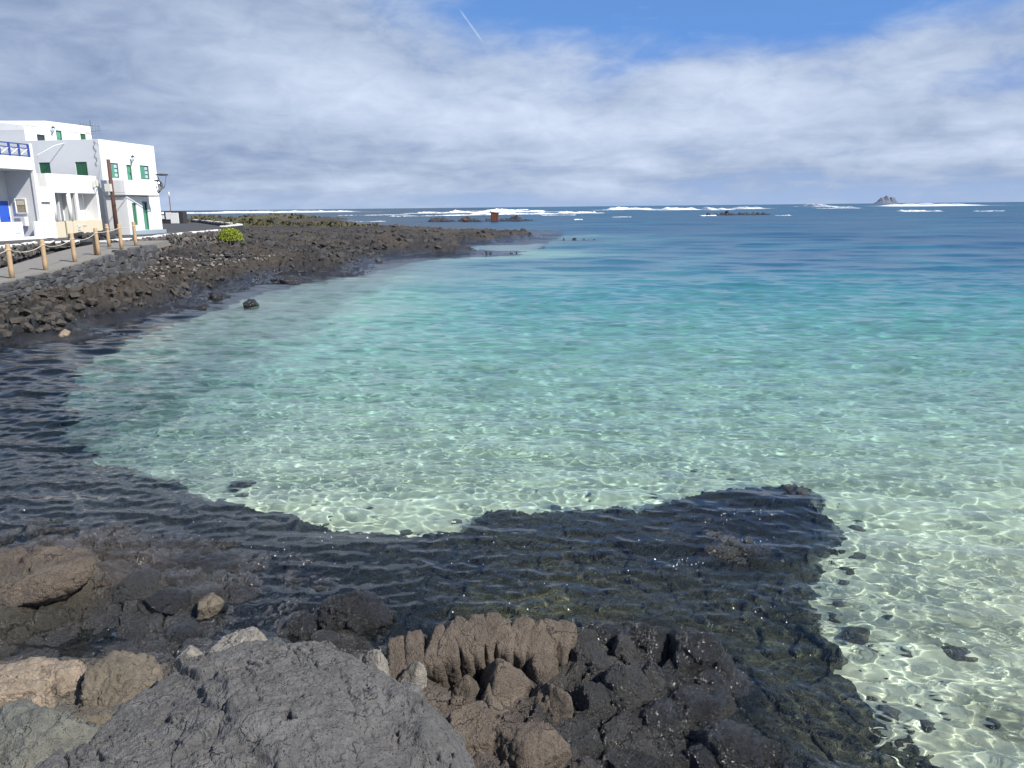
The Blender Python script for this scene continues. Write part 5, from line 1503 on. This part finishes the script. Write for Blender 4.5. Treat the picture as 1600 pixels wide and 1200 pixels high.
def scatter():
    cst = bpy.data.objects['lava_coast'].data
    n = len(cst.vertices); co = np.empty(n * 3, np.float32); cst.vertices.foreach_get('co', co); co = co.reshape(-1, 3)
    rng = np.random.default_rng(8)
    land = seg_sdf(LAND, co[:, 0].copy(), co[:, 1].copy())
    # pale and dark loose stones below the sea wall
    bm = bmesh.new(); bmesh.ops.create_icosphere(bm, subdivisions=1, radius=1); v0 = np.array([v.co[:] for v in bm.verts]); f0 = np.array([[v.index for v in f.verts] for f in bm.faces]); bm.free()
    def stones(name, idx, s0, s1, mat):
        V, F = [], []
        for i in idx:
            s = s0 + (s1 - s0) * rng.random() ** 2; a = rng.random() * 6.28
            M = np.array(Matrix.Rotation(a, 3, 'Z') @ Matrix.Rotation(rng.normal() * .6, 3, 'X'))
            V.append((v0 * (1 + .25 * rng.normal(size=(len(v0), 1))) * (s, s * .75, s * .55)) @ M.T + co[i] + (rng.normal() * .15, rng.normal() * .15, s * .2)); F.append(f0 + len(v0) * len(F))
        o = place(name, raw_mesh(name, np.concatenate(V), np.concatenate(F), mat, False), caustic=True); tag(o, kind='stuff')
    w1 = (land > 2.0) & (co[:, 1] > 40) & (co[:, 1] < 66) & (co[:, 2] > .6)
    dist = np.hypot(co[:, 0] + 19.2, (co[:, 1] - 50.0) * .35)
    pal = np.nonzero(w1 & (dist < 3.0))[0]; stones('pale_rubble', rng.choice(pal, min(420, len(pal)), False), .05, .17, rock_mat('rubble', (.21, .185, .16), -2, -1, 1.5, pits=False))
    drk = np.nonzero((land > .4) & (co[:, 1] > 44) & (co[:, 1] < 75))[0]; stones('lava_rubble', rng.choice(drk, min(1500, len(drk)), False), .08, .30, M_DRYSTONE[2])
    mid = np.nonzero((land > .3) & (land < 3.4) & (co[:, 1] > 22) & (co[:, 1] <= 46))[0]; stones('lava_rubble', rng.choice(mid, min(600, len(mid)), False), .04, .30, rock_mat('brown_rubble', (.070, .060, .050), -2, -1, 1.5))
    far = np.nonzero((land > .4) & (co[:, 1] >= 60) & (co[:, 1] < 170))[0]; stones('lava_rubble', rng.choice(far, min(1600, len(far)), False), .15, .55, M_DRYSTONE[2])
    # dry heath tufts on the far flats
    n2 = perlin(co[:, 0] * .05, co[:, 1] * .03, co[:, 0] * 0 + 6)
    hth = np.nonzero((land > 9) & (co[:, 1] > 100) & (co[:, 0] < -22) & (n2 + .25 * sstep(-25, -60, co[:, 0]) > .12))[0]
    V, F = [], []
    for i in rng.choice(hth, min(1300, len(hth)), False):
        s = .25 + .35 * rng.random(); s *= 1 + co[i, 1] / 300
        for k in range(5):
            a = rng.random() * 6.28; j = len(V); c = co[i] + (rng.normal() * s * .5, rng.normal() * s * .5, 0); dx, dy = math.cos(a) * s * .5, math.sin(a) * s * .5; l = rng.normal(size=2) * s * .3
            V += [c + (-dx, -dy, 0), c + (dx, dy, 0), c + (l[0] + dx * .4, l[1] + dy * .4, s * .8), c + (l[0] - dx * .4, l[1] - dy * .4, s * .7)]; F.append((j, j + 1, j + 2, j + 3))
    tag(place('heath_tufts', raw_mesh('heath_tufts', V, F, M_TUFT, False)), kind='stuff')
    # cobbles strewn on the sand along the foot of the reef
    V, F = [], []
    for k in range(230):
        i = rng.integers(0, 24); a = np.array(ROCK[i]); b = np.array(ROCK[i + 1]); p = a + (b - a) * rng.random(); d = (b - a) / (np.linalg.norm(b - a) + 1e-6)
        nr = np.array((d[1], -d[0])); p = p + nr * rng.exponential(.30) * (1 if rng.random() < .9 else -1)
        s = .025 + .11 * rng.random() ** 2.5
        D = float(depth_of(np.array([[p[0]]]), np.array([[p[1]]]))[0, 0]); D = min(D, .62 + .33 * max(D - .62, 0))
        M = np.array(Matrix.Rotation(rng.random() * 6, 3, 'Z'))
        V.append((v0 * (1 + .2 * rng.normal(size=(len(v0), 1))) * (s, s * .8, s * .5)) @ M.T + (p[0], p[1], -D + s * .2)); F.append(f0 + len(v0) * len(F))
    tag(place('sunken_cobbles', raw_mesh('sunken_cobbles', np.concatenate(V), np.concatenate(F), M_OLIVE, True), caustic=True), kind='stuff')
    # bubbles, foam flecks, and sparkles modelled as white flecks over the near shelf
    V, F = [], []
    def fleck(px, py, r):
        p = un(px, py, .03); k = 7; j = len(V); ph = rng.random() * 6
        for m in range(k): rr = r * (.55 + .6 * rng.random()); V.append((p[0] + rr * 1.3 * math.cos(ph + m * 6.283 / k), p[1] + rr * math.sin(ph + m * 6.283 / k), .035 + .01 * rng.random()))
        V.append((p[0], p[1], .055))
        for m in range(k): F.append((j + m, j + (m + 1) % k, j + k))
    for k in range(34): fleck(rng.uniform(20, 1250), rng.uniform(795, 960), .003 + .009 * rng.random() ** 2)
    for cx, cy, sx, sy, m in ((1175, 803, 30, 3, 70), (1060, 880, 22, 4, 60), (1130, 815, 25, 3, 26), (420, 870, 40, 12, 60), (960, 895, 30, 4, 26), (385, 800, 60, 8, 26), (560, 838, 90, 8, 30), (1185, 845, 14, 3, 30), (150, 985, 90, 12, 50), (1215, 980, 30, 30, 40)):
        for k in range(m // 4): fleck(cx + rng.normal() * sx, cy + rng.normal() * sy, .002 + .006 * rng.random() ** 2)
    tag(place('foam_sparkle_flecks', raw_mesh('foam_sparkle_flecks', V, F, M_FOAM, False)), kind='stuff')


scatter()

# ------------------------------------------------------------------ set everything to the true eye height
# water, rocks and reefs scale with the eye height about the foot of the camera; the street keeps its size and sinks with the eye
K = EYE / H
STREET = ('road', 'path', 'retaining_wall', 'dry_stone_wall', 'stone_pillar', 'rope_post', 'rope', 'house', 'wall_lantern', 'cable', 'pipe', 'roof_spout', 'tv_antenna',
          'utility_pole', 'overhead_wire', 'street_lamp', 'satellite_dish', 'junction_box', 'refuse_enclosure', 'warning_mast', 'shrub', 'air_conditioner')
done = set()
for o in list(sc.objects):
    if o.parent is not None or o.type in ('CAMERA', 'LIGHT'): continue
    if o.name.split('.')[0] in STREET: o.location.z += EYE - H; continue
    for q in [o] + list(o.children_recursive):
        if q.type == 'MESH' and q.data.name not in done:
            done.add(q.data.name); q.data.transform(Matrix.Scale(K, 4))
        if q.parent is None: q.location *= K
        else:
            m = q.matrix_parent_inverse.copy(); m.translation *= K; q.matrix_parent_inverse = m; q.location *= K
